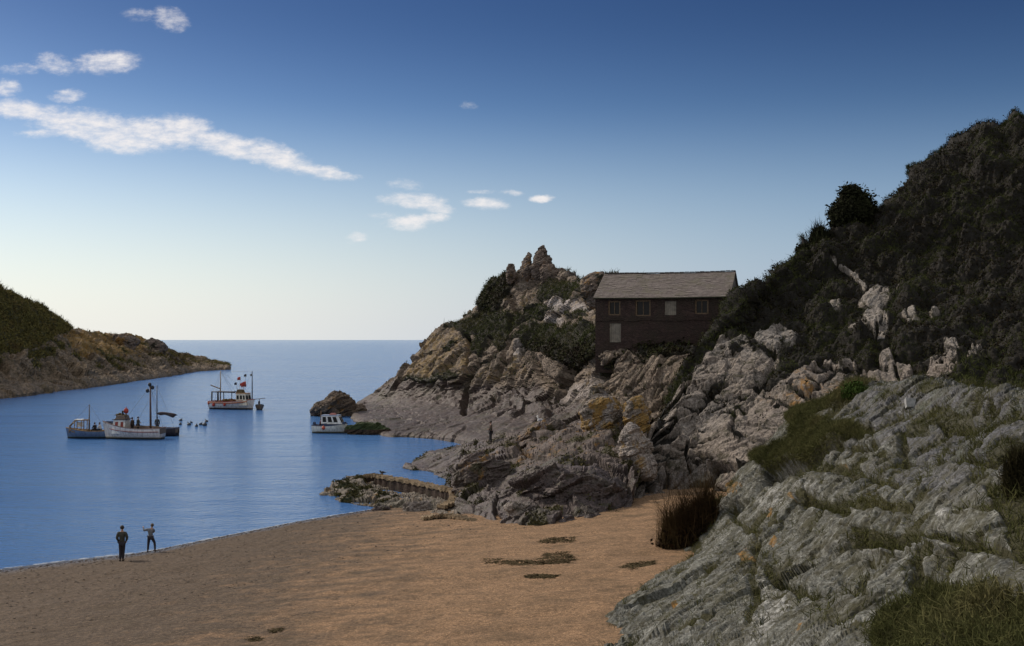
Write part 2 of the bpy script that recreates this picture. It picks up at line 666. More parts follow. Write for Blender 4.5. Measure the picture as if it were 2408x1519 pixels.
M_white_cloth = plain('white_shirt', (0.55, 0.55, 0.55), 0.9, 0.15, 14)
M_leather = plain('boot_leather', (0.03, 0.02, 0.015), 0.6, 0.3, 20)
M_feather_white = plain('white_feathers', (0.75, 0.74, 0.71), 0.8, 0.1, 20)
M_feather_dark = plain('dark_feathers', (0.03, 0.03, 0.034), 0.7, 0.3, 20)
M_feather_grey = plain('grey_feathers', (0.3, 0.3, 0.32), 0.8, 0.15, 20)
m, nt = new_mat('window_glass')
co = nt.n('TexCoord').outputs['Object']
finish(nt, nt.mix(nt.noise(co, 2, 3), (0.010, 0.010, 0.011), (0.024, 0.022, 0.02)), 0.2, **{'Specular IOR Level': 0.15})
M_glass = m


def hull_mat(name, top, low_, line, z0=0.16, z1=0.22):
    """painted planking with a dark weedy bottom and a boot line"""
    m, nt = new_mat(name)
    co = nt.n('TexCoord').outputs['Object']
    z = nt.n('SeparateXYZ', {0: co}).outputs[2]
    n = nt.noise(co, 2.5, 6, 0.65)
    zz = nt.math('ADD', z, nt.math('MULTIPLY', nt.math('SUBTRACT', n, 0.5), 0.08))
    drip = nt.noise(nt.scale(co, (6, 6, 0.7)), 1.0, 5)
    c = nt.mix(nt.ramp(drip, 0.4, 0.7), top, tuple(q * 0.6 for q in top))
    plank = nt.math('FRACT', nt.math('MULTIPLY', z, 6.5))
    c = nt.mix(nt.ramp(plank, 0.86, 0.97, 0.0, 0.45), c, tuple(q * 0.35 for q in top))
    c = nt.mix(nt.ramp(zz, z1 - 0.02, z1 + 0.02, 1.0, 0.0), c, line)
    c = nt.mix(nt.ramp(zz, z0 - 0.03, z0 + 0.03, 1.0, 0.0), c, low_)
    finish(nt, c, 0.5, plank, 0.2, 0.01)
    return m


# ------------------------------------------------------------------ people
TMP = bpy.data.scenes.new('tmp')


def skin_mesh(nodes, edges, root_i, sub=1):
    me = bpy.data.meshes.new('tmp')
    me.from_pydata([n[:3] for n in nodes], edges, [])
    o = bpy.data.objects.new('tmp', me)
    TMP.collection.objects.link(o)
    sk = o.modifiers.new('s', 'SKIN')
    sk.use_smooth_shade = True
    sk.branch_smoothing = 0.4
    if not me.skin_vertices:
        with bpy.context.temp_override(scene=TMP, view_layer=TMP.view_layers[0], object=o, active_object=o):
            bpy.ops.mesh.customdata_skin_add()
    for i, n in enumerate(nodes):
        v = me.skin_vertices[0].data[i]
        rx, ry = (n[3], n[4]) if len(n) > 4 else (n[3], n[3])
        v.radius = (rx, ry)
        v.use_root = i == root_i
    ss = o.modifiers.new('ss', 'SUBSURF')
    ss.levels = ss.render_levels = sub
    dg = TMP.view_layers[0].depsgraph
    with bpy.context.temp_override(scene=TMP, view_layer=TMP.view_layers[0]):
        dg = bpy.context.evaluated_depsgraph_get()
        dg.update()
    ev = o.evaluated_get(dg)
    m2 = bpy.data.meshes.new_from_object(ev)
    vs = [tuple(v.co) for v in m2.vertices]
    fs = [tuple(p.vertices) for p in m2.polygons]
    bpy.data.objects.remove(o)
    bpy.data.meshes.remove(me)
    bpy.data.meshes.remove(m2)
    return vs, fs


STAND = dict(pel=(0, 0, .95), spi=(0, .01, 1.14), che=(0, .0, 1.33), nec=(0, .0, 1.49), hd0=(0, .015, 1.57), hd1=(0, .02, 1.645), hd2=(0, .01, 1.71),
             sl=(-.17, 0, 1.41), el=(-.23, -.02, 1.14), wl=(-.24, .06, .90), sr=(.17, 0, 1.41), er=(.23, -.02, 1.14), wr=(.24, .06, .90),
             hl=(-.09, 0, .90), kl=(-.10, .02, .50), al=(-.10, -.02, .09), tl=(-.115, .13, .045), hr=(.09, 0, .90), kr=(.10, .02, .50), ar=(.10, -.02, .09), tr=(.115, .13, .045))
RAD = dict(pel=.125, spi=.115, che=.135, nec=.05, hd0=.068, hd1=.088, hd2=.06, sl=.062, el=.043, wl=.03, sr=.062, er=.043, wr=.03, hl=.085, kl=.056, al=.038, tl=.03, hr=.085, kr=.056, ar=.038, tr=.03)


def person(loc, face, height, pose, jacket, trousers, hair, label, boots=M_leather):
    J = dict(STAND)
    J.update(pose)
    k = height / 1.77
    J = {a: Vector(b) * k for a, b in J.items()}
    root = empty('person', loc, face)
    tag(root, label, 'person')

    def chain(names, grow):
        return [(*J[n], RAD[n] * k * 1.0 + grow * k) for n in names]
    order = ['pel', 'spi', 'che', 'nec', 'hd0', 'hd1', 'hd2', 'sl', 'el', 'wl', 'sr', 'er', 'wr', 'hl', 'kl', 'al', 'tl', 'hr', 'kr', 'ar', 'tr']
    ix = {n: i for i, n in enumerate(order)}
    ed = [('pel', 'spi'), ('spi', 'che'), ('che', 'nec'), ('nec', 'hd0'), ('hd0', 'hd1'), ('hd1', 'hd2'), ('che', 'sl'), ('sl', 'el'), ('el', 'wl'), ('che', 'sr'), ('sr', 'er'), ('er', 'wr'),
          ('pel', 'hl'), ('hl', 'kl'), ('kl', 'al'), ('al', 'tl'), ('pel', 'hr'), ('hr', 'kr'), ('kr', 'ar'), ('ar', 'tr')]
    vs, fs = skin_mesh(chain(order, 0), [(ix[a], ix[b]) for a, b in ed], 0)
    mb = MB()
    mb.add(vs, fs)
    for s, e_, w_ in ((-1, 'el', 'wl'), (1, 'er', 'wr')):
        d = (J[w_] - J[e_]).normalized()
        side = d.cross(Vector((0, 0, 1)) if abs(d.z) < 0.8 else Vector((0, 1, 0))).normalized()
        nrm = d.cross(side)
        pc = J[w_] + d * 0.05 * k
        mb.tube([J[w_] - d * .01 * k, J[w_] + d * 0.04 * k, J[w_] + d * 0.085 * k], [.026 * k, .036 * k, .032 * k], 8)
        for f, ln in ((-1.5, .062), (-.5, .075), (.5, .078), (1.5, .068)):
            q = pc + side * f * 0.016 * k + d * .03 * k
            mb.tube([q, q + d * ln * .5 * k + nrm * .008 * k, q + d * ln * .8 * k + nrm * .03 * k], [.0095 * k, .009 * k, .007 * k], 6)
        q = pc + side * s * 0.03 * k
        mb.tube([q, q + side * s * .025 * k + d * .025 * k, q + side * s * .03 * k + d * .055 * k], [.011 * k, .010 * k, .008 * k], 6)
    # face: nose and ears, on the side the figure looks to
    h1, h0 = J['hd1'], J['hd0']
    mb.tube([h1 + Vector((0, .075, .0)) * k, h1 + Vector((0, .115, -.03)) * k], [.012 * k, .014 * k], 6)
    for s in (-1, 1):
        mb.ball(h1 + Vector((s * .088, 0, -.015)) * k, (.012 * k, .02 * k, .032 * k), 8, 6)
    mb.build('body', M_skin, root, True)
    # jacket or jumper
    nm = ['pel', 'spi', 'che', 'nec', 'sl', 'el', 'wl', 'sr', 'er', 'wr']
    ii = {n: i for i, n in enumerate(nm)}
    nd = chain(nm, .034)
    nd[0] = (*(J['pel'] + Vector((0, 0, -.10)) * k), .165 * k)
    nd[1] = (*J['spi'], .158 * k)
    nd[3] = (*(J['che'] * .25 + J['nec'] * .75), .066 * k)
    for j in (6, 9):
        nd[j] = (*nd[j][:3], .05 * k)
    v, f = skin_mesh(nd, [(ii[a], ii[b]) for a, b in ed if a in ii and b in ii], 0)
    g_ = MB()
    g_.add(v, f)
    g_.build('jacket', jacket, root, True)
    nm = ['pel', 'hl', 'kl', 'al', 'hr', 'kr', 'ar']
    ii = {n: i for i, n in enumerate(nm)}
    nd = chain(nm, .026)
    for j in (3, 6):
        nd[j] = (*nd[j][:3], .062 * k)
    v, f = skin_mesh(nd, [(ii[a], ii[b]) for a, b in ed if a in ii and b in ii], 0)
    g_ = MB()
    g_.add(v, f)
    g_.build('trousers', trousers, root, True)
    for a, t in (('al', 'tl'), ('ar', 'tr')):
        g_ = MB()
        dd = J[t] - J[a]
        g_.tube([J[a] + Vector((0, -.03, -.035)) * k, J[a] + dd * .4 + Vector((0, 0, -.015)) * k, J[t] + dd * .12], [.052 * k, .05 * k, .036 * k], 8)
        g_.build('shoe', boots, root, True)
    # hair: cap over crown, back and sides
    hb = MB()
    hb.ball(h1 + Vector((0, -.018, .022)) * k, (.101 * k, .106 * k, .108 * k), 14, 10)
    hb.v = [(x, y, z if z > h1.z - .055 * k - (0.04 * k if y < h1.y else 0) else h1.z - .055 * k - (0.04 * k if y < h1.y else 0)) for x, y, z in hb.v]
    hb.build('hair', hair, root, True)
    return root


SIT = dict(pel=(0, 0, .5), spi=(0, -.0, .70), che=(0, .03, .88), nec=(0, .05, 1.04), hd0=(0, .07, 1.11), hd1=(0, .08, 1.19), hd2=(0, .07, 1.26), sl=(-.17, .03, .96), el=(-.22, .12, .72), wl=(-.12, .32, .66), sr=(.17, .03, .96), er=(.22, .12, .72), wr=(.12, .32, .66),
           hl=(-.09, .02, .48), kl=(-.11, .42, .50), al=(-.11, .42, .09), tl=(-.11, .56, .05), hr=(.09, .02, .48), kr=(.11, .42, .50), ar=(.11, .42, .09), tr=(.11, .56, .05))

PEOPLE = [
    person((0, 0, 0), 0, 1.68, dict(el=(-.235, -.05, 1.15), wl=(-.175, .10, .97), er=(.25, -.05, 1.15), wr=(.175, .10, .97), hl=(-.075, 0, .90), kl=(-.075, .02, .5), al=(-.085, -.02, .09), tl=(-.12, .13, .045), hr=(.075, 0, .9), kr=(.05, .05, .5), ar=(.035, .02, .09), tr=(.06, .17, .045)),
       M_green_cloth, M_denim, M_hair, 'taller figure on the shore with hands in jacket pockets, dark trousers, back turned'),
    person((0, 0, 0), 0, 1.41, dict(che=(.02, 0, 1.33), sl=(-.17, .02, 1.40), el=(-.40, .10, 1.33), wl=(-.43, .24, 1.47), er=(.20, .13, 1.20), wr=(-.05, .26, 1.24), nec=(.06, .01, 1.49), hd0=(.09, .03, 1.56), hd1=(.10, .035, 1.64), hd2=(.10, .03, 1.71),
                                        hl=(-.09, 0, .9), kl=(-.13, .02, .5), al=(-.16, 0, .09), tl=(-.19, .13, .045), hr=(.09, 0, .9), kr=(.24, .06, .54), ar=(.27, -.06, .12), tr=(.30, .09, .045)),
       M_grey_cloth, M_denim, M_hair_brown, 'smaller figure at the water edge in grey jumper, legs apart, left arm held out'),
    person((0, 0, 0), 0, 1.72, dict(el=(-.26, .02, 1.16), wl=(-.14, .22, 1.12)), M_brown_cloth, M_black_cloth, M_hair, 'lone figure in dark brown clothes standing on the flat shore rocks'),
    person((0, 0, 0), 0, 1.72, dict(), M_brown_cloth, M_black_cloth, M_hair, 'man in dark brown standing behind the wheelhouse of the white fishing boat'),
    person((0, 0, 0), 0, 1.76, dict(el=(-.25, .06, 1.15), wl=(-.12, .22, 1.1)), M_green_cloth, M_black_cloth, M_hair, 'man in olive standing nearer the mast of the white fishing boat'),
    person((0, 0, 0), 0, 1.72, SIT, M_black_cloth, M_black_cloth, M_hair, 'hunched figure in black seated in the blue boat'),
    person((0, 0, 0), 0, 1.72, SIT, M_white_cloth, M_denim, M_hair_brown, 'figure in a white shirt seated in the blue boat'),
    person((0, 0, 0), 0, 1.7, dict(), plain('dark_green_oilskin', (0.03, 0.036, 0.018), 0.7, 0.3, 10), M_black_cloth, M_hair, 'figure in a dark green oilskin beside the mast of the sailing boat'),
    person((0, 0, 0), 0, 1.65, SIT, plain('maroon_jumper', (0.10, 0.02, 0.025), 0.9, 0.3, 12), M_black_cloth, M_hair, 'figure in maroon seated at the stern of the cabin boat'),
]
bpy.data.scenes.remove(TMP)


def put_person(i, loc, face):
    PEOPLE[i].location = loc
    PEOPLE[i].rotation_euler = (0, 0, face)


# ------------------------------------------------------------------ camera, sun, sky
cam = bpy.data.cameras.new('camera')
cam.sensor_width = 36.0
cam.lens = 36.0 * F / 2408.0
cam.shift_y = (HY - 759.5) / 2408.0
cam.clip_start, cam.clip_end = 0.5, 200000
co_ = bpy.data.objects.new('camera', cam)
co_.location = (0, 0, H)
co_.rotation_euler = (math.pi / 2, 0, 0)
COL.objects.link(co_)
S.camera = co_

SUN_AZ, SUN_EL = math.radians(-55), math.radians(34)     # to the left of the bay, low over the far headland
sd = Vector((math.sin(SUN_AZ) * math.cos(SUN_EL), math.cos(SUN_AZ) * math.cos(SUN_EL), math.sin(SUN_EL)))
sl = bpy.data.lights.new('sun', 'SUN')
sl.energy, sl.angle, sl.color = 2.2, math.radians(9), (1.0, 0.87, 0.72)
so = bpy.data.objects.new('sun', sl)
so.rotation_euler = (-sd).to_track_quat('-Z', 'Y').to_euler()
COL.objects.link(so)

world = bpy.data.worlds.new('World')
S.world = world
world.use_nodes = True
w = NT(world.node_tree)
sky = w.n('TexSky', None, sky_type='NISHITA', sun_disc=False, sun_elevation=SUN_EL, sun_rotation=SUN_AZ, altitude=0.0, air_density=1.0, dust_density=0.7, ozone_density=3.0)
dirv = w.n('TexCoord').outputs['Generated']
sx = w.n('SeparateXYZ', {0: dirv})
yy = w.math('MAXIMUM', sx.outputs[1], 0.08)
U = w.math('ADD', w.math('MULTIPLY', w.math('DIVIDE', sx.outputs[0], yy), F), CX)
V = w.math('SUBTRACT', HY, w.math('MULTIPLY', w.math('DIVIDE', sx.outputs[2], yy), F))
uv = w.n('CombineXYZ', {0: U, 1: V, 2: 0.0}).outputs[0]
nz = w.n('TexNoise', {'Vector': w.scale(uv, (1 / 90, 1 / 45, 1)), 'Scale': 1.0, 'Detail': 6.0, 'Roughness': 0.62}).outputs['Color']
warp = w.n('VectorMath', {0: w.n('VectorMath', {0: nz, 1: (0.5, 0.5, 0.5)}, operation='SUBTRACT').outputs[0], 1: (60, 26, 0)}, operation='MULTIPLY').outputs[0]
uvw = w.n('VectorMath', {0: uv, 1: warp}, operation='ADD').outputs[0]
clouds = [(50, 256, 110, 24, 4, 1), (215, 298, 170, 40, 8, 1), (300, 335, 120, 28, 3, 1), (370, 312, 130, 34, 9, 1), (430, 300, 95, 32, 8, 1), (180, 285, 150, 24, 8, 1), (530, 338, 150, 30, 14, 1), (640, 366, 120, 32, 18, 1), (690, 385, 90, 22, 18, .8),
          (760, 404, 90, 18, 10, .9), (110, 312, 80, 12, 0, .7), (250, 147, 90, 30, -3, .95), (130, 152, 60, 26, 12, .6), (400, 45, 50, 32, 20, .62), (335, 35, 55, 16, 0, .4),
          (160, 226, 48, 18, 0, .75), (15, 206, 40, 24, 8, .75), (50, 160, 60, 14, 0, .5), (950, 436, 50, 15, 5, .45), (975, 473, 92, 20, 3, .9), (1035, 490, 40, 20, 10, .85), (965, 522, 72, 20, -3, .85),
          (1020, 512, 44, 16, -3, .8), (1145, 480, 62, 16, 3, .9), (1205, 454, 34, 9, 0, .7), (1130, 452, 40, 7, 0, .5), (1275, 467, 27, 11, 3, 1), (838, 560, 34, 14, -5, .7), (1096, 246, 22, 11, 0, .35), (900, 508, 50, 9, 0, .35)]
acc = None
for cx, cy, rx, ry, an, st in clouds:
    mp = w.n('Mapping', {'Vector': uvw, 'Location': (cx, cy, 0.0), 'Rotation': (0, 0, math.radians(an)), 'Scale': (rx * 1.25, ry * 1.35, 1.0)}, vector_type='TEXTURE')
    g = w.n('TexGradient', {'Vector': mp.outputs[0]}, gradient_type='SPHERICAL').outputs['Fac']
    g = w.math('MULTIPLY', w.ramp(g, 0.0, 0.75), st)
    acc = g if acc is None else w.math('MAXIMUM', acc, g)
fn = w.n('TexNoise', {'Vector': w.scale(uv, (1 / 30, 1 / 17, 1)), 'Scale': 1.0, 'Detail': 8.0, 'Roughness': 0.68}).outputs[0]
den = w.ramp(w.math('ADD', acc, w.math('MULTIPLY', w.math('SUBTRACT', fn, 0.5), w.ramp(acc, 0.0, 0.25, 0.0, 1.5))), 0.04, 1.3)
wisp = w.n('TexNoise', {'Vector': w.scale(uv, (1 / 70, 1 / 22, 1), (0, 0, -0.12)), 'Scale': 1.0, 'Detail': 8.0, 'Roughness': 0.65}).outputs[0]
den = w.math('MULTIPLY', den, w.ramp(wisp, 0.3, 0.6, 0.5, 1.08))
den = w.math('MULTIPLY', w.math('MULTIPLY', den, w.math('GREATER_THAN', sx.outputs[1], 0.1)), 0.88)
grade = w.n('Gamma', {0: sky.outputs[0], 1: SKY_GAMMA}).outputs[0]
grade = w.mix(1.0, grade, SKY_TINT, 'MULTIPLY')
lum = w.n('RGBToBW', {0: grade}).outputs[0]
fall = w.n('ValToRGB', {0: sx.outputs[2]})
fall.color_ramp.interpolation = 'B_SPLINE'
fe = fall.color_ramp.elements
while len(fe) < len(SKY_FALL):
    fe.new(0.5)
for el_, (ps_, vl_) in zip(fe, SKY_FALL):
    el_.position, el_.color = ps_, (*vl_, 1)
grade = w.mix(1.0, grade, fall.outputs[0], 'MULTIPLY')
hz = w.ramp(sx.outputs[2], -0.02, HAZE_TOP, 0.93, 0.0)
grade = w.mix(hz, grade, w.mix(w.ramp(sx.outputs[0], -0.42, 0.40), HAZE_L, HAZE_R))
# added fill light: bright unseen sky overhead and behind the viewer
fill_mask = w.math('MAXIMUM', w.ramp(sx.outputs[2], 0.34, 0.7), w.ramp(sx.outputs[1], 0.15, -0.35))
fill_mask = w.math('MULTIPLY', fill_mask, w.ramp(w.n('TexNoise', {'Vector': dirv, 'Scale': 2.2, 'Detail': 5.0}).outputs[0], 0.3, 0.7, 0.55, 1.0))
grade = w.mix(fill_mask, grade, SKY_FILL)
skyc = w.mix(den, grade, CLOUD)
bg = w.n('Background', {'Color': skyc, 'Strength': 0.1})
w.n('OutputWorld', {'Surface': bg.outputs[0]})

S.view_settings.view_transform = 'Standard'
S.view_settings.look = 'None'
S.view_settings.exposure = EXPOSURE
S.view_settings.gamma = 1.0
S.cycles.max_bounces = 6
S.cycles.sample_clamp_indirect = 4.0

# ------------------------------------------------------------------ water
m, nt = new_mat('sea_water')
geo = nt.n('NewGeometry').outputs['Position']
big = nt.noise(nt.scale(geo, (0.02, 0.06, 1)), 1.0, 3)
med = nt.noise(nt.scale(geo, (0.5, 0.9, 1), (0, 0, 0.5)), 1.0, 4, 0.6)
sml = nt.noise(nt.scale(geo, (1.6, 2.6, 1), (0, 0, -0.3)), 1.0, 4, 0.6)
swell = nt.noise(nt.scale(geo, (0.06, 0.22, 1), (0, 0, 0.2)), 1.0, 2, 0.5)
hgt = nt.math('ADD', nt.math('MULTIPLY', med, 0.6), nt.math('ADD', nt.math('MULTIPLY', sml, 0.5), nt.math('MULTIPLY', swell, 1.3)))
stn = nt.ramp(big, 0.3, 0.7, 0.5, 0.85)
bmp = nt.n('Bump', {'Height': hgt, 'Strength': stn, 'Distance': 0.5}).outputs[0]
wc = nt.mix(nt.ramp(big, 0.3, 0.7), WATER_A, WATER_B)
b = nt.n('BsdfPrincipled', {'Base Color': wc, 'Roughness': 0.16, 'IOR': 1.33, 'Specular IOR Level': 0.36, 'Normal': bmp})
nt.n('OutputMaterial', {'Surface': b.outputs[0]})
M_water = m
xs = np.array([-60000, -4000, -600, -150, -60, 0, 60, 150, 600, 4000, 60000.])
ys = np.array([20, 60, 120, 250, 600, 2000, 9000, 80000.])
gx, gy = np.meshgrid(xs, ys)
Pw = np.stack([gx.ravel(), gy.ravel(), np.zeros(gx.size)], 1)
idx = np.arange(gx.size).reshape(gx.shape)
fw = np.stack([idx[:-1, :-1].ravel(), idx[:-1, 1:].ravel(), idx[1:, 1:].ravel(), idx[1:, :-1].ravel()], 1)
o = np_mesh('water', Pw, fw, M_water)
o['kind'] = 'structure'

# ------------------------------------------------------------------ beach
shoreX = np.array([-80, -23.15, -18.5, -14.7, -12.3, -8.55, -4, 2.4, 10, 30])
shoreY = np.array([12, 51.7, 55.7, 61.9, 65.9, 70.6, 76.5, 84, 94, 110])


def beach_z(X, Y):
    s = (np.interp(X, shoreX, shoreY) - Y) * 0.8
    z = 0.062 * s
    q = np.stack([X / 7, Y / 7, X * 0], 1)
    z = z + np.clip(s / 8, 0, 1) * (0.10 * fbm(q, 3) + 0.045 * fbm(q * 4 + 9, 3)) + 0.05 * fbm(q * 0.6 + 3, 2)
    # ripples, footprints and scour as real relief
    q2 = np.stack([X / 0.55, Y / 0.9, X * 0], 1)
    z = z + np.clip(s / 4, 0, 1) * 0.030 * fbm(q2, 3)
    return z


gx, gy = np.meshgrid(np.arange(-60, 34, 0.16), np.arange(16, 92, 0.16))
X, Y = gx.ravel(), gy.ravel()
sb = Surf()
sb.nv, sb.nu = gx.shape
sb.P = np.stack([X, Y, beach_z(X, Y)], 1)
sb.Xf, sb.Yf = sb.X, sb.Y = proj(sb.P)
sb.N = np.tile([0, 0, 1.0], (len(X), 1))
m, nt = new_mat('coarse_sand')
geo = nt.n('NewGeometry').outputs['Position']
z = nt.n('SeparateXYZ', {0: geo}).outputs[2]
n0 = nt.noise(geo, 0.12, 4)
n1 = nt.noise(nt.scale(geo, (1, 1.6, 1)), 0.7, 6, 0.65)
n2 = nt.noise(geo, 5.0, 6, 0.7)
n3 = nt.noise(geo, 24.0, 4, 0.8)
c = nt.mix(nt.ramp(n1, 0.35, 0.68), SAND_A, SAND_B)
# shingle mixes in towards the water on the near left
px = nt.n('SeparateXYZ', {0: geo})
sh = nt.ramp(nt.math('ADD', nt.math('ADD', nt.math('MULTIPLY', px.outputs[0], -0.075), nt.math('MULTIPLY', nt.math('SUBTRACT', n1, 0.5), 1.6)), -0.05), 0.1, 0.8)
c = nt.mix(sh, c, nt.mix(nt.ramp(n2, 0.35, 0.65), (0.075, 0.056, 0.039), (0.15, 0.112, 0.078)))
c = nt.mix(nt.ramp(n2, 0.33, 0.66, 0.35, 0.0), c, (0.09, 0.06, 0.035))
c = nt.mix(1.0, nt.mix(1.0, c, nt.mix(nt.ramp(n3, 0.36, 0.64), (0.5, 0.48, 0.46), (1.45, 1.42, 1.38)), 'MULTIPLY'), nt.mix(nt.ramp(nt.noise(geo, 9.0, 5, 0.75), 0.36, 0.64), (0.66, 0.65, 0.64), (1.3, 1.28, 1.25)), 'MULTIPLY')
# damp seaweed-stained streaks
sw = nt.noise(nt.scale(geo, (0.45, 0.8, 1), (0, 0, 0.1)), 1.0, 7, 0.7, 0.6)
c = nt.mix(nt.ramp(sw, 0.52, 0.70, 0.0, 0.65), c, (0.085, 0.06, 0.032))
s2 = nt.noise(nt.scale(geo, (1.5, 2.1, 1), (0, 0, -0.1)), 1.0, 8, 0.75, 0.5)
c = nt.mix(nt.ramp(s2, 0.50, 0.66, 0.0, 0.5), c, nt.mix(0.5, c, (0.07, 0.05, 0.028)))
wet = nt.ramp(nt.math('ADD', z, nt.math('MULTIPLY', nt.math('SUBTRACT', n1, 0.5), 0.12)), 0.03, 0.15, 1.0, 0.0)
c = nt.mix(nt.math('MULTIPLY', wet, 0.75), c, (0.055, 0.042, 0.034))
rough = nt.math('SUBTRACT', 0.92, nt.math('MULTIPLY', wet, 0.74))
finish(nt, c, rough, nt.math('ADD', nt.math('MULTIPLY', n2, 0.8), nt.math('ADD', nt.math('MULTIPLY', n3, 0.35), n1)), 0.9, 0.06, **{'Specular IOR Level': 0.25})
to_mesh(sb, 'beach', m)

# thin swash along the water's edge
fx_ = np.arange(-44, -5.5, 0.22)
fy_ = []
for x_ in fx_:
    yy_ = np.interp(x_, shoreX, shoreY) + np.arange(-4, 4, 0.04)
    zz_ = beach_z(np.full(len(yy_), x_), yy_)
    fy_.append(yy_[np.argmax(zz_ < 0.012)])
fy_ = np.array(fy_)
fy_ = np.convolve(np.pad(fy_, 3, mode='edge'), np.ones(7) / 7, 'valid')
wob_ = 0.5 + 0.5 * noise(np.stack([fx_ / 1.7, fx_ * 0, fx_ * 0], 1))
Vf = []
for x_, y_, q_ in zip(fx_, fy_, wob_):
    Vf += [(x_, y_ - 0.08, 0.016), (x_, y_ + 0.12 + 0.42 * q_, 0.012)]
ff_ = [(2 * i, 2 * i + 2, 2 * i + 3, 2 * i + 1) for i in range(len(fx_) - 1)]
m, nt = new_mat('swash_foam')
geo = nt.n('NewGeometry').outputs['Position']
b = nt.n('BsdfPrincipled', {'Base Color': (0.50, 0.54, 0.58), 'Roughness': 0.5})
t = nt.n('BsdfTransparent')
al = nt.ramp(nt.noise(nt.scale(geo, (1.4, 3.0, 1)), 1.0, 6, 0.7), 0.42, 0.60, 0.0, 0.75)
nt.n('OutputMaterial', {'Surface': nt.n('MixShader', {0: al, 1: t.outputs[0], 2: b.outputs[0]}).outputs[0]})
o = np_mesh('foam', np.array(Vf), np.array(ff_), m)
o['kind'] = 'stuff'

# ------------------------------------------------------------------ rock surfaces
R = {}


def done(s, name, mat, masks):
    s.Xf, s.Yf = proj(s.P)
    s.normals()
    s.masks = masks
    R[name] = s
    return to_mesh(s, name, mat, masks)


def low(row, dz, dD=0.0):
    return [(p[0], p[1], p[2] + dD, dz) for p in row]


def wrapL(row, dx=18, dy=70, dD=9):
    x, y, D = row[0][:3]
    return [(x + dx, y + dy, D + dD)] + row


# --- headland with the fish store, and its wave-cut platform
B0 = [(830, 985, 151), (895, 1022, 126), (970, 1028, 122.5), (1060, 1034, 118), (1180, 1045, 104), (1260, 1052, 98), (1350, 1060, 91), (1520, 1080, 82)]
B1 = [(838, 960, 165), (920, 980, 148), (1040, 985, 134), (1180, 985, 121), (1310, 988, 110), (1370, 990, 103), (1450, 1000, 95), (1580, 1020, 88)]
A0 = [(845, 945, 172), (950, 935, 160), (1100, 930, 147), (1250, 935, 130), (1350, 945, 115), (1410, 955, 107), (1490, 970, 99), (1590, 990, 93)]
A1 = [(925, 885, 172), (1000, 880, 160), (1120, 875, 148), (1260, 868, 134), (1370, 868, 117), (1420, 866, 108), (1490, 860, 104), (1610, 870, 99)]
A2 = [(1000, 803, 172), (1060, 800, 162), (1160, 795, 152), (1285, 790, 140), (1375, 815, 119), (1415, 826, 109), (1490, 822, 106.5), (1640, 835, 104)]
A3 = [(1042, 772, 174), (1110, 757, 165), (1180, 735, 156), (1290, 720, 147), (1385, 720, 130), (1425, 740, 124), (1500, 750, 120), (1720, 800, 112)]
A4 = [(1125, 745, 176), (1150, 700, 166), (1205, 668, 159), (1300, 668, 152), (1385, 685, 134), (1425, 680, 128), (1520, 690, 124), (1740, 760, 118)]
A5 = [(1137, 712, 178), (1190, 655, 168), (1240, 642, 162), (1315, 642, 156), (1375, 662, 138), (1412, 655, 131), (1500, 672, 130), (1760, 745, 122)]
A6 = [(1170, 760, 200), (1215, 720, 195), (1265, 720, 188), (1345, 720, 182), (1400, 720, 165), (1440, 720, 155), (1520, 720, 150), (1770, 800, 140)]
A7 = [(1180, 860, 240), (1230, 850, 240), (1300, 840, 240), (1370, 830, 230), (1430, 820, 210), (1480, 820, 200), (1560, 800, 190), (1790, 820, 170)]
hd = loft([low(B0, -2.5), B0, B1, A0, A1, A2, A3, A4, A5, A6, A7], 2.1, coarse=(0, 8, 9))
smooth_n(hd, 6)
z5 = zt(882, 558.7, 0.25)
z8 = zt(999.6, 764.4, 0.2929)
g = np.zeros(len(hd.P))
for pts in (z5((640, 880), (850, 820), (990, 730), (1240, 690), (1500, 760), (1300, 900), (1180, 1080), (1100, 950), (900, 930), (800, 900)),
            z5((1520, 850), (1800, 870), (2050, 800), (2090, 1060), (1950, 1150), (1800, 1150), (1500, 1090), (1420, 1040)),
            z5((1400, 850), (1570, 820), (1420, 960), (1280, 1010)),
            z5((1550, 600), (1620, 500), (1700, 420), (1950, 420), (2060, 520), (1900, 600), (1820, 570), (1700, 570), (1600, 650)),
            z5((1420, 690), (1550, 650), (1700, 690), (1620, 780), (1430, 770)),
            z5((1240, 350), (1330, 400), (1250, 520), (1200, 640), (1010, 750), (980, 640), (1160, 400)),
            z5((1810, 740), (1990, 720), (2040, 770), (1830, 770)), z5((950, 950), (1080, 930), (1000, 1120), (910, 1090)),
            [(1257, 823), (1300, 845), (1336, 864), (1370, 850), (1410, 836), (1456, 818), (1500, 822), (1530, 848), (1556, 864), (1625, 840), (1660, 780), (1720, 700), (1760, 650), (1480, 640), (1400, 780)],
            z5((880, 1290), (700, 1290), (400, 1330), (200, 1340), (420, 1370), (760, 1330))):
    g = np.maximum(g, hd.poly(pts, 5, 7))
g = np.maximum(g, 0.85 * sstep(0.25, 0.5, fbm(hd.P / 5 + 3, 4)) * sstep(3, 6, hd.P[:, 2]) * (hd.Y < 850))
lich = np.maximum(0.62 * hd.poly([(985, 805), (1042, 776), (1097, 790), (1100, 870), (1040, 885), (940, 890)], 14, 10), 0.5 * hd.poly([(1080, 880), (1240, 830), (1250, 880), (1150, 900)], 15, 10))
lich = np.maximum(lich, 0.3 * hd.poly([(1320, 880), (1500, 850), (1560, 900), (1400, 950)], 15, 10))
lich = np.maximum(lich, 0.3 * (hd.Y < 760))
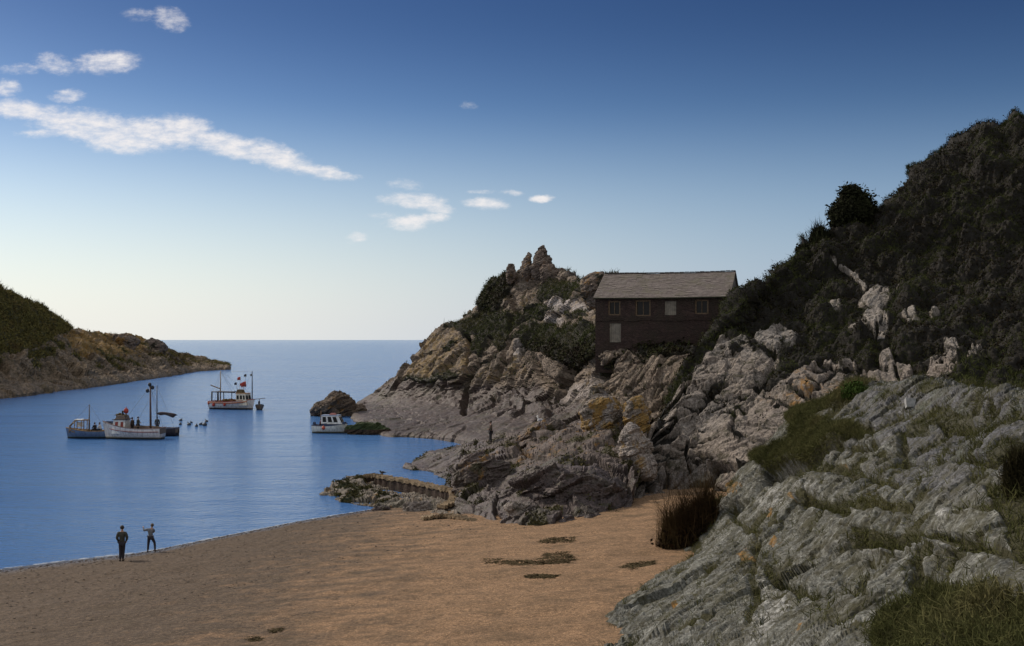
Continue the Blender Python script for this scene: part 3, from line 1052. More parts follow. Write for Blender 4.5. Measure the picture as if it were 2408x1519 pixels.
wet = np.maximum(hd.poly([(800, 900), (897, 911), (960, 892), (1037, 886), (1096, 905), (1175, 908), (1263, 905), (1298, 925), (1340, 945), (1420, 965), (1480, 985), (1700, 1010), (1700, 1200), (700, 1200)], 7, 9), 0)
pale = np.maximum(hd.poly(z5((1690, 550), (1850, 580), (2060, 680), (2030, 760), (1800, 740), (1640, 800), (1580, 700)), 8, 6), hd.poly(z5((1700, 780), (1810, 790), (1800, 850), (1680, 850)), 8, 4))
pale = np.maximum(pale, 0.6 * hd.poly(z8((1050, 480), (1380, 400), (1440, 560), (1370, 600), (1090, 640)), 8, 6))
pale = np.maximum(pale, 0.7 * hd.line(z5((1570, 840), (1400, 1060), (1290, 1250)), 8))
d = rock_disp(hd.P, (-0.62, 0.2, 0.72), 3.0, 0.32, 0.11, 0.24, 0.10, 0.055)
amp = (0.55 + 0.45 * sstep(1, 6, hd.P[:, 2])) * sstep(-2.5, -0.5, hd.P[:, 2]) * np.where(hd.P[:, 2] < 2.2, 0.45, 1.0)
d = d + 0.35 * sstep(1.5, 0.3, hd.P[:, 2]) / np.maximum(amp, 0.3)
g = np.maximum(g, 0.62 * CRACK[0] * sstep(3, 6, hd.P[:, 2]))
d = d * amp * (1 - 0.45 * g) + (g > 0.7) * g * (0.35 + 0.5 * np.abs(fbm(hd.P / 1.6 + 8, 3)))
for pts, wdt, dep in ((z5((860, 920), (880, 1080), (860, 1260)), 8, 1.6), (z5((1300, 960), (1180, 1180), (1090, 1330)), 7, 1.2), (z8((1380, 400), (1420, 500), (1480, 585)), 9, 1.8),
                      (z8((1150, 330), (1080, 470), (1000, 640)), 10, 1.6), (z8((360, 400), (330, 500), (310, 700)), 8, 1.3), (z8((1340, 620), (1400, 580), (1560, 620)), 8, 1.0),
                      (z8((560, 590), (900, 640), (1000, 700)), 8, 0.8), (z8((900, 300), (960, 420), (1040, 470)), 12, 1.0), (z5((1270, 540), (1330, 700), (1270, 900)), 9, 0.9)):
    d -= hd.line(pts, wdt) * dep
for pts, wdt, dep in ((z8((600, 590), (740, 590)), 10, 0.7), (z8((760, 640), (980, 690), (960, 740)), 16, 0.9), (z5((1570, 840), (1400, 1060), (1290, 1250)), 8, 0.8)):
    d += hd.line(pts, wdt) * dep
hd.P = hd.P + hd.N * d[:, None]
done(hd, 'headland', rock_mat('headland_rock', (0.21, 0.162, 0.122), (0.135, 0.104, 0.08), (0.28, 0.228, 0.18), 0.7, lichen=(0.34, 0.215, 0.085), wet_shade_col=(0.043, 0.030, 0.026)), np.stack([g, lich, wet, pale], 1))

# --- hillside and the stepped grey cliff at the back of the beach
H0 = [(1485, 1190, 67), (1560, 1174, 69), (1640, 1166, 70), (1720, 1160, 67), (1850, 1150, 64), (2000, 1140, 62), (2150, 1130, 60), (2300, 1120, 58), (2390, 1120, 57), (2480, 1120, 56)]
H1 = [(1500, 1090, 72), (1560, 1075, 74), (1640, 1060, 76), (1730, 1030, 74), (1860, 1010, 72), (2000, 995, 69), (2150, 985, 66), (2300, 975, 63), (2390, 972, 61.5), (2480, 970, 60)]
H2 = [(1540, 985, 80), (1600, 960, 83), (1680, 925, 85), (1780, 905, 85), (1890, 895, 83), (2010, 890, 80), (2150, 885, 77), (2300, 880, 74), (2390, 880, 72), (2480, 880, 70)]
H3 = [(1580, 880, 92), (1640, 840, 94), (1720, 815, 95), (1820, 800, 95), (1930, 780, 94), (2050, 770, 92), (2170, 760, 90), (2310, 750, 88), (2395, 745, 86), (2480, 740, 84)]
H4 = [(1672, 808, 98), (1700, 760, 100), (1770, 725, 102), (1860, 700, 104), (1960, 665, 105), (2060, 635, 105), (2190, 605, 104), (2310, 570, 102), (2400, 560, 100.5), (2480, 550, 99)]
H5 = [(1760, 712, 102), (1808, 658, 108), (1868, 593, 112), (1950, 553, 116), (2060, 489, 118), (2130, 432, 119), (2200, 362, 120), (2270, 310, 120), (2385, 284, 119), (2480, 270, 118)]
H6 = [(x + 12, y + 70, D + 28) for x, y, D in H5]
H7 = [(x + 20, y + 230, D + 70) for x, y, D in H5]
H0, H1, H2, H3, H4, H5, H6, H7 = [ext(r, (12, -5, 1.0 + k), (42, -24, 3.0 + 2 * k)) for k, r in enumerate((H0, H1, H2, H3, H4, H5, H6, H7))]
hl = loft([wrapL(low(H0, -2.0, 0.0)), wrapL(H0), wrapL(H1), wrapL(H2), wrapL(H3), wrapL(H4, 30, 60), wrapL(H5, 40, 50), wrapL(H6), wrapL(H7)], 2.1, coarse=(0, 6, 7), tail=2)
smooth_n(hl, 6)
e1 = zt(1629.6, 587.9, 0.3233)
rock = hl.poly([(1450, 1260), (1440, 1060), (1560, 985), (1600, 890), (1630, 830), (1681, 786), (1745, 795), (1800, 830), (1840, 850), (1795, 890), (1765, 918), (1800, 928), (1856, 876), (1920, 848), (1990, 845), (2082, 864),
                (2140, 900), (2240, 902), (2270, 935), (2408, 945), (2500, 950), (2500, 1300)], 6, 9)
for pts in (e1((480, 600), (640, 535), (760, 590), (700, 650), (650, 690), (560, 745), (430, 685)), e1((930, 365), (1070, 345), (1085, 430), (1040, 455)),
            e1((1195, 370), (1300, 245), (1400, 265), (1455, 330), (1550, 240), (1410, 400), (1350, 445), (1205, 405)), e1((1115, 530), (1280, 445), (1375, 415), (1425, 600), (1405, 640), (1330, 635), (1310, 575), (1220, 575)),
            e1((1525, 470), (1620, 425), (1655, 500), (1560, 515)), e1((1715, 450), (1805, 470), (1740, 495)), e1((1345, 730), (1440, 715), (1475, 810), (1585, 825), (1605, 940), (1500, 985), (1380, 900)),
            e1((1815, 655), (1925, 655), (1955, 800), (1905, 925), (1800, 950), (1680, 900), (1715, 800), (1840, 760)), e1((2050, 655), (2095, 670), (1990, 905), (1955, 895)),
            e1((985, 65), (1045, 75), (1045, 115), (1000, 100))):
    rock = np.maximum(rock, hl.poly(pts, 4, 6))
rock = np.maximum(rock, hl.line(e1((1075, 120), (1150, 170), (1250, 250)), 7))
rock = np.maximum(rock, hl.line(e1((1870, 60), (1990, 1010)), 2) * 0)
tuft = np.zeros(len(hl.P))
for pts in (e1((430, 1010), (520, 930), (640, 860), (900, 800), (860, 850), (640, 960), (470, 1060)), e1((840, 900), (900, 860), (1000, 870), (900, 920)), e1((60, 1060), (130, 980), (230, 960), (100, 1080)),
            e1((500, 690), (720, 750), (700, 800), (560, 770), (320, 690))):
    tuft = np.maximum(tuft, hl.poly(pts, 4, 6))
tuft = np.maximum(tuft, sstep(0.42, 0.6, fbm(hl.P / 2.2 + 3, 4)) * (hl.Y > 780))
rock = rock * (1 - 0.9 * tuft)
rock *= 1 - hl.poly([(1735, 690), (1768, 720), (1700, 790), (1655, 840), (1600, 905), (1565, 915), (1560, 880), (1600, 840), (1680, 760)], 5, 7)
g = 1 - rock
c1 = zt(1352, 882.2, 0.25)
lich = 0.35 * hl.poly([(1880, 880), (2060, 900), (1960, 1010), (1840, 1010)], 20, 10) + 0.12
wet = 0.75 * hl.poly([(1440, 1130), (1560, 1105), (1700, 1110), (1720, 1260), (1440, 1260)], 10, 8)
pale = np.maximum(0.95 * sstep(870, 800, hl.Y) * rock, 0.7 * hl.poly(c1((720, 130), (960, 110), (900, 280), (830, 440), (740, 470), (690, 300)), 6, 4))
pale = np.maximum(pale, 0.45 * hl.poly(c1((1000, 180), (1340, 100), (1500, 200), (1400, 500), (1000, 640), (800, 500)), 10, 6))
d = rock_disp(hl.P, (-0.60, 0.1, 0.75), 2.1, 0.22, 0.11, 0.17, 0.08, 0.03, (3.2, 2.6, 0.7)) * (0.25 + 0.75 * rock)
ck = CRACK[0]
mound = np.abs(fbm(hl.P / 4.0 + 3, 3)) * 1.5 + np.abs(fbm(hl.P / 1.3 + 8, 3)) * 0.7
f1, f2, idr = worley(hl.P / 2.9 + 0.3 + 0.15 * fbm(hl.P, 2)[:, None])
mound = mound + 0.7 * fbm(hl.P / 8.0 + 20, 2) + 1.6 * (1 - f1) * sstep(0.9, 0.2, f1)
d = d + g * (mound - 1.55) * 0.85
for pts, wdt, dep in ((c1((740, 570), (900, 300), (1000, 200), (1110, 10)), 9, 1.1), (c1((770, 590), (1000, 420), (1140, 370), (1300, 180), (1420, 90)), 9, 1.1), (c1((1000, 215), (1190, 150), (1330, 155)), 7, 0.8),
                      (c1((920, 345), (1150, 335)), 7, 0.7), (c1((850, 430), (990, 420)), 6, 0.6), (c1((720, 740), (1000, 770), (1300, 800)), 7, 0.7), (c1((1060, 650), (1040, 800), (1090, 900)), 6, 0.6),
                      (c1((900, 690), (1060, 700), (1380, 640)), 6, 0.5), (c1((1300, 880), (1450, 850), (1620, 890)), 12, 1.8), (c1((700, 300), (760, 460), (830, 470)), 6, 0.6), (c1((740, 640), (860, 620), (960, 560)), 14, 1.2),
                      (c1((860, 850), (900, 950), (830, 1100)), 8, 0.7), (c1((720, 880), (740, 1000), (700, 1100)), 9, 0.9), (c1((1100, 1020), (1250, 1000), (1330, 900)), 8, 0.8), (c1((1480, 350), (1520, 420), (1500, 560)), 8, 0.6),
                      (c1((1650, 200), (1900, 260), (2100, 330)), 8, 0.7), (c1((2000, 150), (2150, 220), (2200, 220), (2300, 140)), 8, 0.8), (e1((1340, 560), (1330, 640)), 5, 0.5), (e1((920, 830), (1150, 860), (1400, 850)), 10, 1.0),
                      (e1((1040, 870), (920, 980), (860, 960)), 8, 0.7), (e1((1460, 820), (1510, 960)), 6, 0.6), (e1((700, 1020), (850, 1090)), 8, 0.7), (e1((1200, 890), (1340, 950)), 8, 0.7), (e1((1940, 800), (1860, 880)), 5, 0.4)):
    lk = hl.line(pts, wdt, 3)
    d -= lk * dep * 0.8
    g = np.maximum(g, 0.75 * lk)
g = np.maximum(g, 0.66 * ck)
hl.P = hl.P + hl.N * d[:, None]
done(hl, 'hillside', rock_mat('cliff_rock', (0.228, 0.19, 0.16), (0.142, 0.124, 0.107), (0.29, 0.248, 0.212), 0.9, wet_shade_col=(0.05, 0.042, 0.038), pale=(0.27, 0.245, 0.22), moss=0.85, soil=(0.012, 0.0105, 0.008)), np.stack([g, lich, wet, pale], 1))

# --- dark rocks between the platform and the beach
C0 = [(955, 1101, 93.1), (1040, 1127, 85.6), (1075, 1207, 66), (1180, 1234, 58.5), (1330, 1232, 57.5), (1490, 1200, 62)]
C1 = [(962, 1090, 95.5), (1050, 1105, 88), (1080, 1140, 72), (1190, 1150, 65), (1340, 1130, 64), (1500, 1130, 66)]
C2 = [(978, 1076, 98), (1060, 1080, 91.5), (1100, 1085, 80), (1210, 1075, 74), (1350, 1060, 72), (1520, 1040, 72)]
C3 = [(1020, 1062, 101), (1080, 1056, 97), (1130, 1046, 90), (1230, 1015, 84), (1360, 985, 82), (1520, 985, 80)]
C4 = [(1060, 1062, 106.5), (1100, 1050, 104), (1160, 1045, 98), (1250, 1030, 94), (1380, 1030, 90), (1540, 1010, 88)]
C5 = [(x + 10, y + 5, D + 8, -2.0) for x, y, D in C4]
fr = loft([low(C0, -1.5), C0, C1, C2, C3, C4, C5], 1.9, coarse=(0, 5))
smooth_n(fr, 6)
wet = np.clip(fr.poly([(940, 1060), (1100, 1040), (1180, 1050), (1200, 1100), (1260, 1090), (1380, 1090), (1480, 1110), (1520, 1180), (1520, 1260), (940, 1260)], 12, 12) * 0.95 + 0.35, 0, 1)
g = 0.7 * sstep(0.22, 0.45, fbm(fr.P / 1.8 + 3, 4)) * (fr.Y > 1000)
lich = 0.3 * fr.poly([(1090, 1060), (1200, 1040), (1240, 1000), (1500, 960), (1540, 1050), (1300, 1080), (1200, 1110), (1080, 1120)], 15, 10)
d = rock_disp(fr.P, (-0.35, -0.1, 0.9), 2.0, 0.30, 0.10, 0.22, 0.08, 0.045)
d *= sstep(-1.5, 0.1, fr.P[:, 2]) * np.where(fr.X < 1075, 0.5, 1.0)
for pts, wdt, dep in (([(1352, 1100), (1400, 1088), (1440, 1110), (1490, 1140)], 7, 0.7), ([(1230, 1060), (1300, 1075), (1350, 1068)], 7, 0.5), ([(1170, 1160), (1160, 1200), (1180, 1225)], 8, 0.6),
                      ([(1500, 1100), (1490, 1200)], 10, 0.8), ([(1240, 1010), (1215, 1060)], 8, 0.6), ([(1080, 1150), (1075, 1215)], 6, 0.6)):
    d -= fr.line(pts, wdt) * dep
fr.P = fr.P + fr.N * d[:, None]
M_dark = rock_mat('shore_rock', (0.15, 0.115, 0.095), (0.095, 0.075, 0.068), (0.21, 0.175, 0.155), 1.2, wet_shade_col=(0.046, 0.034, 0.032), soil=(0.03, 0.026, 0.012))
done(fr, 'shore_rocks', M_dark, np.stack([g, lich, wet, 0 * g], 1))

# --- low weedy rocks round the ruined wall
W0 = [(755, 1163, 77), (820, 1183, 73), (900, 1194, 71), (980, 1206, 68.4), (1078, 1220, 63)]
W1 = [(768, 1150, 79.5), (830, 1160, 76), (900, 1172, 73.2), (980, 1185, 69.8), (1072, 1195, 66.5)]
W2 = [(795, 1136, 82), (850, 1132, 80), (905, 1150, 76.5), (985, 1168, 72), (1062, 1172, 70)]
W3 = [(835, 1126, 84.5), (878, 1120, 83), (915, 1128, 81), (990, 1142, 77), (1070, 1150, 75)]
W4 = [(845, 1126, 88, -1.5), (885, 1122, 88, -1.5), (925, 1130, 86, -1.5), (1000, 1140, 82, -1.5), (1075, 1150, 79, -1.0)]
wl = loft([low(W0, -1.2), W0, W1, W2, W3, W4], 1.7, coarse=(0, 4))
smooth_n(wl, 5)
g = np.maximum(0.8 * wl.poly([(770, 1140), (850, 1115), (880, 1140), (960, 1165), (900, 1190), (800, 1185)], 10, 10) * sstep(-0.15, 0.2, fbm(wl.P / 1.1, 3)), 0)
d = rock_disp(wl.P, (0.1, 0.3, 0.9), 0.8, 0.2, 0.16, 0.22, 0.12, 0.08) * sstep(-1.0, 0.1, wl.P[:, 2])
d -= 0.62 * wl.poly([(850, 1105), (1090, 1140), (1080, 1185), (940, 1165), (860, 1135)], 8, 3)
wl.P = wl.P + wl.N * d[:, None]
done(wl, 'weedy_rocks', rock_mat('weedy_rock', (0.13, 0.105, 0.07), (0.085, 0.072, 0.048), (0.18, 0.145, 0.10), 1.6, wet_shade_col=(0.05, 0.045, 0.03), soil=(0.022, 0.026, 0.012)),
     np.stack([g, 0.25 + 0 * g, 0.5 * wl.poly([(740, 1165), (960, 1205), (960, 1180), (820, 1165)], 8, 6), 0.3 + 0 * g], 1))

# --- far headland across the harbour mouth
L0 = [(-400, 985), (-60, 942), (0, 937), (60, 930), (130, 920), (168, 916), (230, 908), (320, 895), (388, 886), (455, 874), (536, 869)]
L1 = [(-400, 950), (-60, 912), (0, 905), (60, 897), (130, 889), (168, 885), (230, 878), (320, 868), (388, 862), (455, 860), (538, 867.5)]
L2 = [(-400, 900), (-60, 875), (0, 866), (60, 858), (130, 851), (168, 848), (230, 844), (320, 844), (388, 848), (455, 853), (540, 867)]
L3 = [(-400, 740), (-60, 760), (0, 785), (60, 790), (130, 797), (168, 803), (230, 808), (320, 815), (388, 833), (455, 848), (540, 866.5)]
L4 = [(-400, 560), (-60, 650), (0, 684), (60, 714), (130, 751), (168, 781), (230, 792), (320, 806), (388, 830), (455, 847), (538, 866)]
dist = [Dz(y, 0) for x, y in L0]
rows = [[(x, y, D, -2.5) for (x, y), D in zip(L0, dist)]]
for r, k in ((L0, 1.0), (L1, 1.05), (L2, 1.10), (L3, 1.18), (L4, 1.3)):
    rows.append([(x, y, D * k) for (x, y), D in zip(r, dist)])
rows.append([(x + 8, y + 60, D * 1.6) for (x, y), D in zip(L4, dist)])
rows.append([(x + 12, y + 130, D * 2.0, -5) for (x, y), D in zip(L4, dist)])
fh = loft(rows, 1.9, coarse=(0, 5, 6))
smooth_n(fh, 5)
q = zt(0, 587.9, 0.25)
g = fh.poly([(-500, 500), (0, 660), (170, 765), (175, 775), (140, 790), (110, 810), (60, 830), (20, 838), (-500, 840)], 5, 6)
g = np.maximum(g, 0.9 * fh.poly([(60, 832), (130, 820), (120, 845), (50, 850)], 4, 5))
g = np.maximum(g, 0.7 * sstep(0.2, 0.42, fbm(fh.P / 7 + 3, 4)) * (fh.Y < 868))
wet = fh.poly([(-500, 1000), (-500, 890), (0, 882), (100, 872), (250, 868), (330, 860), (450, 862), (600, 862), (600, 1000)], 5, 8) * 0.35 * sstep(2.2, 0.3, fh.P[:, 2])
lich = 0.75 * fh.poly([(130, 790), (260, 770), (350, 800), (330, 840), (200, 840)], 10, 10) + 0.12
d = rock_disp(fh.P, (0.35, -0.2, 0.9), 3.4, 0.34, 0.16, 0.36, 0.14, 0.09) * sstep(-2.5, 0, fh.P[:, 2]) * (1 - 0.7 * g) * np.where(fh.P[:, 2] < 1.6, 0.45, 1.0)
d = d * (sstep(575, 520, fh.X) * 0.75 + 0.25) + 0.9 * sstep(2.5, 0.5, fh.P[:, 2])
d += g * (0.9 * np.abs(fbm(fh.P / 5, 3)) + 0.6 * np.abs(fbm(fh.P / 1.8, 2)))
fh.P = fh.P + fh.N * d[:, None]
done(fh, 'far_headland', rock_mat('far_rock', (0.21, 0.155, 0.10), (0.15, 0.115, 0.08), (0.27, 0.20, 0.135), 0.4, wet_shade_col=(0.10, 0.07, 0.045), soil=(0.034, 0.030, 0.010), lichen=(0.34, 0.19, 0.05)), np.stack([g, lich, wet, 0 * g], 1))

# --- foreground outcrop
R0 = [(1330, 1640, 25.5), (1600, 1640, 21), (1900, 1640, 15.5), (2200, 1640, 11.5), (2520, 1640, 9)]
R1 = [(1422, 1519, 29.5), (1600, 1500, 25.5), (1850, 1490, 19.5), (2150, 1480, 15), (2510, 1450, 11.5)]
R2 = [(1500, 1415, 36), (1700, 1385, 30), (1950, 1350, 24), (2200, 1330, 18.5), (2510, 1310, 14)]
R3 = [(1588, 1303, 46), (1750, 1250, 37), (1950, 1210, 29), (2200, 1190, 22), (2510, 1170, 17)]
R4 = [(1688, 1186, 50), (1800, 1125, 43), (2000, 1080, 34), (2250, 1060, 26), (2510, 1050, 20)]
R5 = [(1785, 1065, 52), (1880, 1010, 46), (2050, 985, 38), (2280, 980, 30), (2510, 980, 23)]
R6 = [(1850, 1003, 54), (1930, 950, 49), (2080, 920, 42), (2250, 924, 34), (2510, 934, 26)]
R7 = [(1865, 1040, 60), (1950, 985, 56), (2100, 960, 49), (2260, 960, 40), (2510, 970, 31)]
R8 = [(1880, 1200, 66), (1960, 1150, 63), (2110, 1120, 58), (2270, 1120, 50), (2510, 1120, 40)]


def sink(r):
    x, y, D = r[0]
    return [(x - 12, y + 45, D)] + r


R0, R1, R2, R3, R4, R5, R6, R7, R8 = [ext(r, (6, -1.0, 0.6), (24, -4.5, 4.0)) for r in (R0, R1, R2, R3, R4, R5, R6, R7, R8)]
RN = [((X_ / Y_) * F + CX, HY - (Z_ - H) / Y_ * F, Y_) for X_, Y_, Z_ in ((0.2, 14, 2.5), (0.6, 14, 2.9), (1.6, 9, 4.6), (2.2, 5, 6.4), (2.8, 2, 7.6), (3.4, 1, 8.0), (9, 1, 8.6), (27, 0.8, 11.5))]
oc = loft([RN, sink(R0), sink(R1), sink(R2), sink(R3), wrapL(R4, 6, 110, 3), wrapL(R5, 8, 110, 4), wrapL(R6, 10, 90, 5), wrapL(R7), wrapL(R8)], 1.9, coarse=(0, 1, 7, 8), tail=2)
smooth_n(oc, 6)
z6 = zt(1587.2, 881.8, 0.3408)
z9 = zt(1352.2, 1117, 0.4385)
ledge = oc.poly(z6((780, 310), (860, 240), (1000, 240), (1180, 185), (1205, 90), (1290, 130), (1370, 130), (1290, 190), (1200, 245), (1000, 340), (1100, 380), (1250, 420), (1370, 445), (1200, 510), (1000, 585), (800, 610), (620, 645),
                   (540, 600), (640, 555), (850, 470), (820, 350)), 4, 5)
under = oc.poly(z6((620, 645), (900, 600), (1120, 565), (900, 655), (720, 750), (560, 840), (480, 890), (470, 850), (580, 740)), 4, 3)
mead = oc.poly(z9((1600, 980), (1620, 820), (1700, 745), (1900, 700), (2000, 640), (2150, 620), (2300, 690), (2500, 720), (2500, 980)), 6, 8)
g = np.maximum(ledge, mead)
for pts in (z6((1660, 350), (1800, 280), (2050, 280), (2040, 330), (1850, 360), (1620, 400)), z6((2300, 600), (2408, 560), (2420, 660), (2330, 660)), z9((1540, 330), (1700, 330), (2100, 370), (2380, 420), (2150, 400), (1700, 410), (1540, 400)),
            z9((2250, 120), (2450, 100), (2450, 440), (2340, 400), (2310, 280)), z9((1280, 150), (1400, 180), (1510, 250), (1380, 230), (1260, 190)), z9((1100, 595), (1400, 670), (1600, 715), (1350, 690)),
            z9((1500, 180), (1850, 180), (1820, 230), (1560, 240)), z9((640, 260), (770, 200), (700, 290), (660, 300))):
    g = np.maximum(g, 0.95 * oc.poly(pts, 4, 7))
up_shade = oc.poly(z6((700, 560), (1200, 180), (2500, 120), (2500, 1000), (1900, 900), (1000, 760)), 30, 15)  # upper right: shade painted in as darker rock, with extra moss
g = np.maximum(g, (0.62 + 0.22 * up_shade) * sstep(0.30 - 0.24 * up_shade, 0.5 - 0.22 * up_shade, fbm(oc.P / 0.9 + 3, 5)))
lich = np.zeros(len(g))
for x, y, r in ((*z9((850, 70))[0], 26), (*z9((1040, 220))[0], 18), (*z9((1212, 165))[0], 12), (*z9((1115, 400))[0], 22), (*z9((1220, 850))[0], 30), (*z9((540, 740))[0], 20), (*z9((950, 500))[0], 25), (*z6((1200, 680))[0], 22), (*z6((960, 190))[0], 26)):
    r *= 0.62
    lich = np.maximum(lich, 0.8 - 0.8 * sstep(r * 0.5, r * 1.3, np.hypot(oc.X + oc.wx * 14 - x, oc.Y + oc.wy * 14 - y)))
lich = np.clip(lich + 0.10, 0, 1)
blue = oc.poly(z6((1180, 260), (1400, 110), (2000, 130), (2500, 180), (2500, 640), (1900, 620), (1400, 440)), 10, 10)
d = rock_disp(oc.P, (-0.50, 0.45, 0.74), 1.5, 0.24, 0.085, 0.09, 0.055, 0.016, (3.8, 2.8, 0.8))
# long flutes running down the slab
fq = np.stack([(oc.P @ np.array([0.58, -0.81, 0.0])) / 0.5, (oc.P @ np.array([0.81, 0.58, 0.0])) / 3.2, oc.P[:, 2] / 1.8], 1)
d += 0.075 * ridged(fq, 5, 2.2, 0.55) * (1 - g)
d += 0.012 * ridged(oc.P / 0.16, 3) * (1 - g)
nearf = sstep(10, 22, oc.P[:, 1])
d *= 0.35 + 0.65 * nearf
g = np.maximum(g, 0.5 * CRACK[0])
d -= under * 0.9
d += ledge * (0.25 + 0.2 * fbm(oc.P / 0.8, 3)) + mead * 0.2 * fbm(oc.P / 0.5, 3)
for pts, wdt, dep in ((z6((480, 885), (600, 790), (760, 720), (900, 650), (1120, 575), (1400, 520)), 9, 0.7), (z6((390, 935), (430, 900), (460, 885)), 11, 0.8), (z9((1270, 180), (1400, 190), (1500, 250)), 13, 0.35),
                      (z9((1530, 390), (1700, 398), (1900, 405), (2100, 400), (2390, 425)), 12, 0.3), (z9((1080, 600), (1200, 640), (1400, 670), (1600, 712)), 8, 0.3), (z9((1840, 700), (1900, 600), (2000, 605)), 14, 0.35),
                      (z6((930, 890), (1240, 935)), 13, 0.4), (z6((850, 700), (1200, 690), (1560, 790)), 12, 0.4), (z6((1300, 400), (1420, 425), (1600, 330)), 8, 0.4), (z6((1560, 600), (1900, 610), (2280, 650)), 9, 0.45),
                      (z6((1730, 390), (1600, 440), (1560, 600)), 8, 0.4), (z6((1850, 360), (2100, 330), (2400, 330)), 8, 0.4), (z9((850, 250), (1000, 330), (1010, 520)), 7, 0.2), (z9((640, 330), (600, 450), (560, 480)), 7, 0.25),
                      (z9((1010, 520), (1000, 640), (940, 780)), 7, 0.2), (z9((1600, 460), (1590, 560), (1570, 700)), 8, 0.22), (z9((1900, 470), (1880, 560), (1840, 640)), 8, 0.25), (z9((2100, 250), (2290, 230)), 8, 0.25),
                      (z9((740, 0), (790, 70), (800, 110)), 8, 0.5)):
    lk = oc.line(pts, wdt * 1.7, 5)
    d -= lk * dep * (0.9 if dep > 0.45 else 0.5)
    g = np.maximum(g, 0.62 * lk)
d += 0.10 * oc.line(z9((1560, 420), (1800, 430), (2100, 425)), 16) + 0.08 * oc.line(z9((2050, 270), (2280, 235)), 16)
oc.P = oc.P + oc.N * d[:, None]
pale = np.maximum(oc.line(z9((1560, 425), (1800, 430), (2150, 425)), 10), oc.line(z9((2050, 270), (2280, 235)), 12))
pale = np.maximum(pale, 0.8 * oc.poly(z9((1040, 600), (1200, 650), (1150, 720), (1000, 900), (900, 900), (1000, 720)), 10, 8))
pale = np.maximum(pale, 0.5 * oc.poly(z6((700, 800), (1000, 780), (1060, 860), (640, 960), (560, 900)), 10, 8))
done(oc, 'rock_outcrop', rock_mat('outcrop_rock', OUT_A, OUT_B, OUT_C, 2.2, wet_shade_col=(0.066, 0.066, 0.072), pale=(0.40, 0.40, 0.38), moss=0.85, flute=0.8, soil=(0.03, 0.028, 0.012), bed=(0.9, 0.5, 0.3)), np.stack([g, lich, np.maximum(blue * 0.95, 0.8 * up_shade * sstep(-0.35, 0.25, fbm(oc.P / 2.5 + 7, 3))), pale], 1))  # third mask holds bluish rock and the painted shade
# ------------------------------------------------------------------ leaves and grasses on the land
def place(n, *surfs_w):
    """n points spread over surfaces in proportion to weight and true area"""
    Ps, Ns, Ws = [], [], []
    for s, w_ in surfs_w:
        G = s.P.reshape(s.nv, s.nu, 3)
        a = np.linalg.norm(np.cross(np.gradient(G, axis=1), np.gradient(G, axis=0)), axis=2).ravel()
        a = np.minimum(a, np.percentile(a, 97))
        ww = w_ * a
        Ps.append(s.P)
        Ns.append(s.N)
        Ws.append(ww)
    P, N, Wt = np.concatenate(Ps), np.concatenate(Ns), np.concatenate(Ws)
    k = rng.choice(len(P), n, p=Wt / Wt.sum())
    N = N.copy()
    N[N[:, 2] < -0.2] *= -1
    return P[k], N[k]


def foliage(name, parts, mat):
    V, T, C = merge(*parts)
    o = np_mesh(name, V, T, mat, False, C)
    o['kind'] = 'stuff'
    return o


vis = lambda s, lo, hi: (s.X > -60) & (s.X < 2800) & (s.Y > lo) & (s.Y < hi)
hl, hd, oc, fh, wl, fr = (R[k] for k in ('hillside', 'headland', 'rock_outcrop', 'far_headland', 'weedy_rocks', 'shore_rocks'))
front = lambda s: np.arange(s.nv * s.nu) < s.nv * s.nu * 0.9

# hillside: bramble, ivy and bracken
gh = hl.masks[:, 0]
lawn = hl.poly([(2270, 885), (2330, 868), (2480, 860), (2480, 960), (2240, 960), (2180, 935)], 6, 6)
path_g = hl.poly([(1740, 690), (1700, 745), (1640, 820), (1600, 880), (1630, 880), (1700, 790), (1760, 720)], 8, 8)
crest = sstep(0, 1, hl.Y * 0)
wv = np.clip(gh, 0, 1) ** 2 * vis(hl, 200, 1000)
patch = np.clip(sstep(0.0, 0.3, fbm(hl.P / 5 + 11, 4)) + lawn + path_g, 0, 1)
P1, N1 = place(80000, (hl, wv * (1 - 0.8 * patch)))
M_bramble = leaf_mat('bramble_leaves', [(0.015, 0.010, 0.008), (0.024, 0.018, 0.012), (0.027, 0.025, 0.012), (0.026, 0.034, 0.013)])
foliage('undergrowth', [leaves(P1, N1, 200000, 0.20, 0.14, 0.8, 1.0), blades(P1, N1, 40000, 0.30, 0.04, 0.5, 0.5, 0.15)], M_bramble)
patch = np.clip(sstep(0.0, 0.3, fbm(hl.P / 5 + 11, 4)) + lawn + path_g, 0, 1)
P2, N2 = place(70000, (hl, wv * (patch + 0.12)))
M_hillgrass = leaf_mat('hillside_grass', [(0.032, 0.034, 0.012), (0.056, 0.066, 0.022), (0.082, 0.09, 0.032)])
foliage('grass', [blades(P2, N2, 230000, 0.28, 0.035, 0.5, 0.5, 0.10)], M_hillgrass)

# headland turf and ivy
gd = hd.masks[:, 0] ** 2 * vis(hd, 600, 960)
dark = hd.poly([(1225, 815), (1420, 815), (1480, 780), (1760, 640), (1700, 860), (1556, 870), (1400, 850), (1330, 870)], 10, 8) + hd.poly([(1195, 640), (1220, 660), (1190, 720), (1120, 750)], 8, 6)
P3, N3 = place(50000, (hd, gd * (1 - np.clip(dark, 0, 1) * 0.7)))
M_turf = leaf_mat('headland_turf', [(0.036, 0.042, 0.015), (0.058, 0.070, 0.024), (0.082, 0.088, 0.034), (0.12, 0.10, 0.048)])
foliage('turf', [blades(P3, N3, 80000, 0.40, 0.07, 0.4, 0.6, 0.1)], M_turf)
P3, N3 = place(20000, (hd, gd * np.clip(dark, 0, 1)))
foliage('ivy', [leaves(P3, N3, 70000, 0.30, 0.16, 0.4, 0.9)], M_bramble)

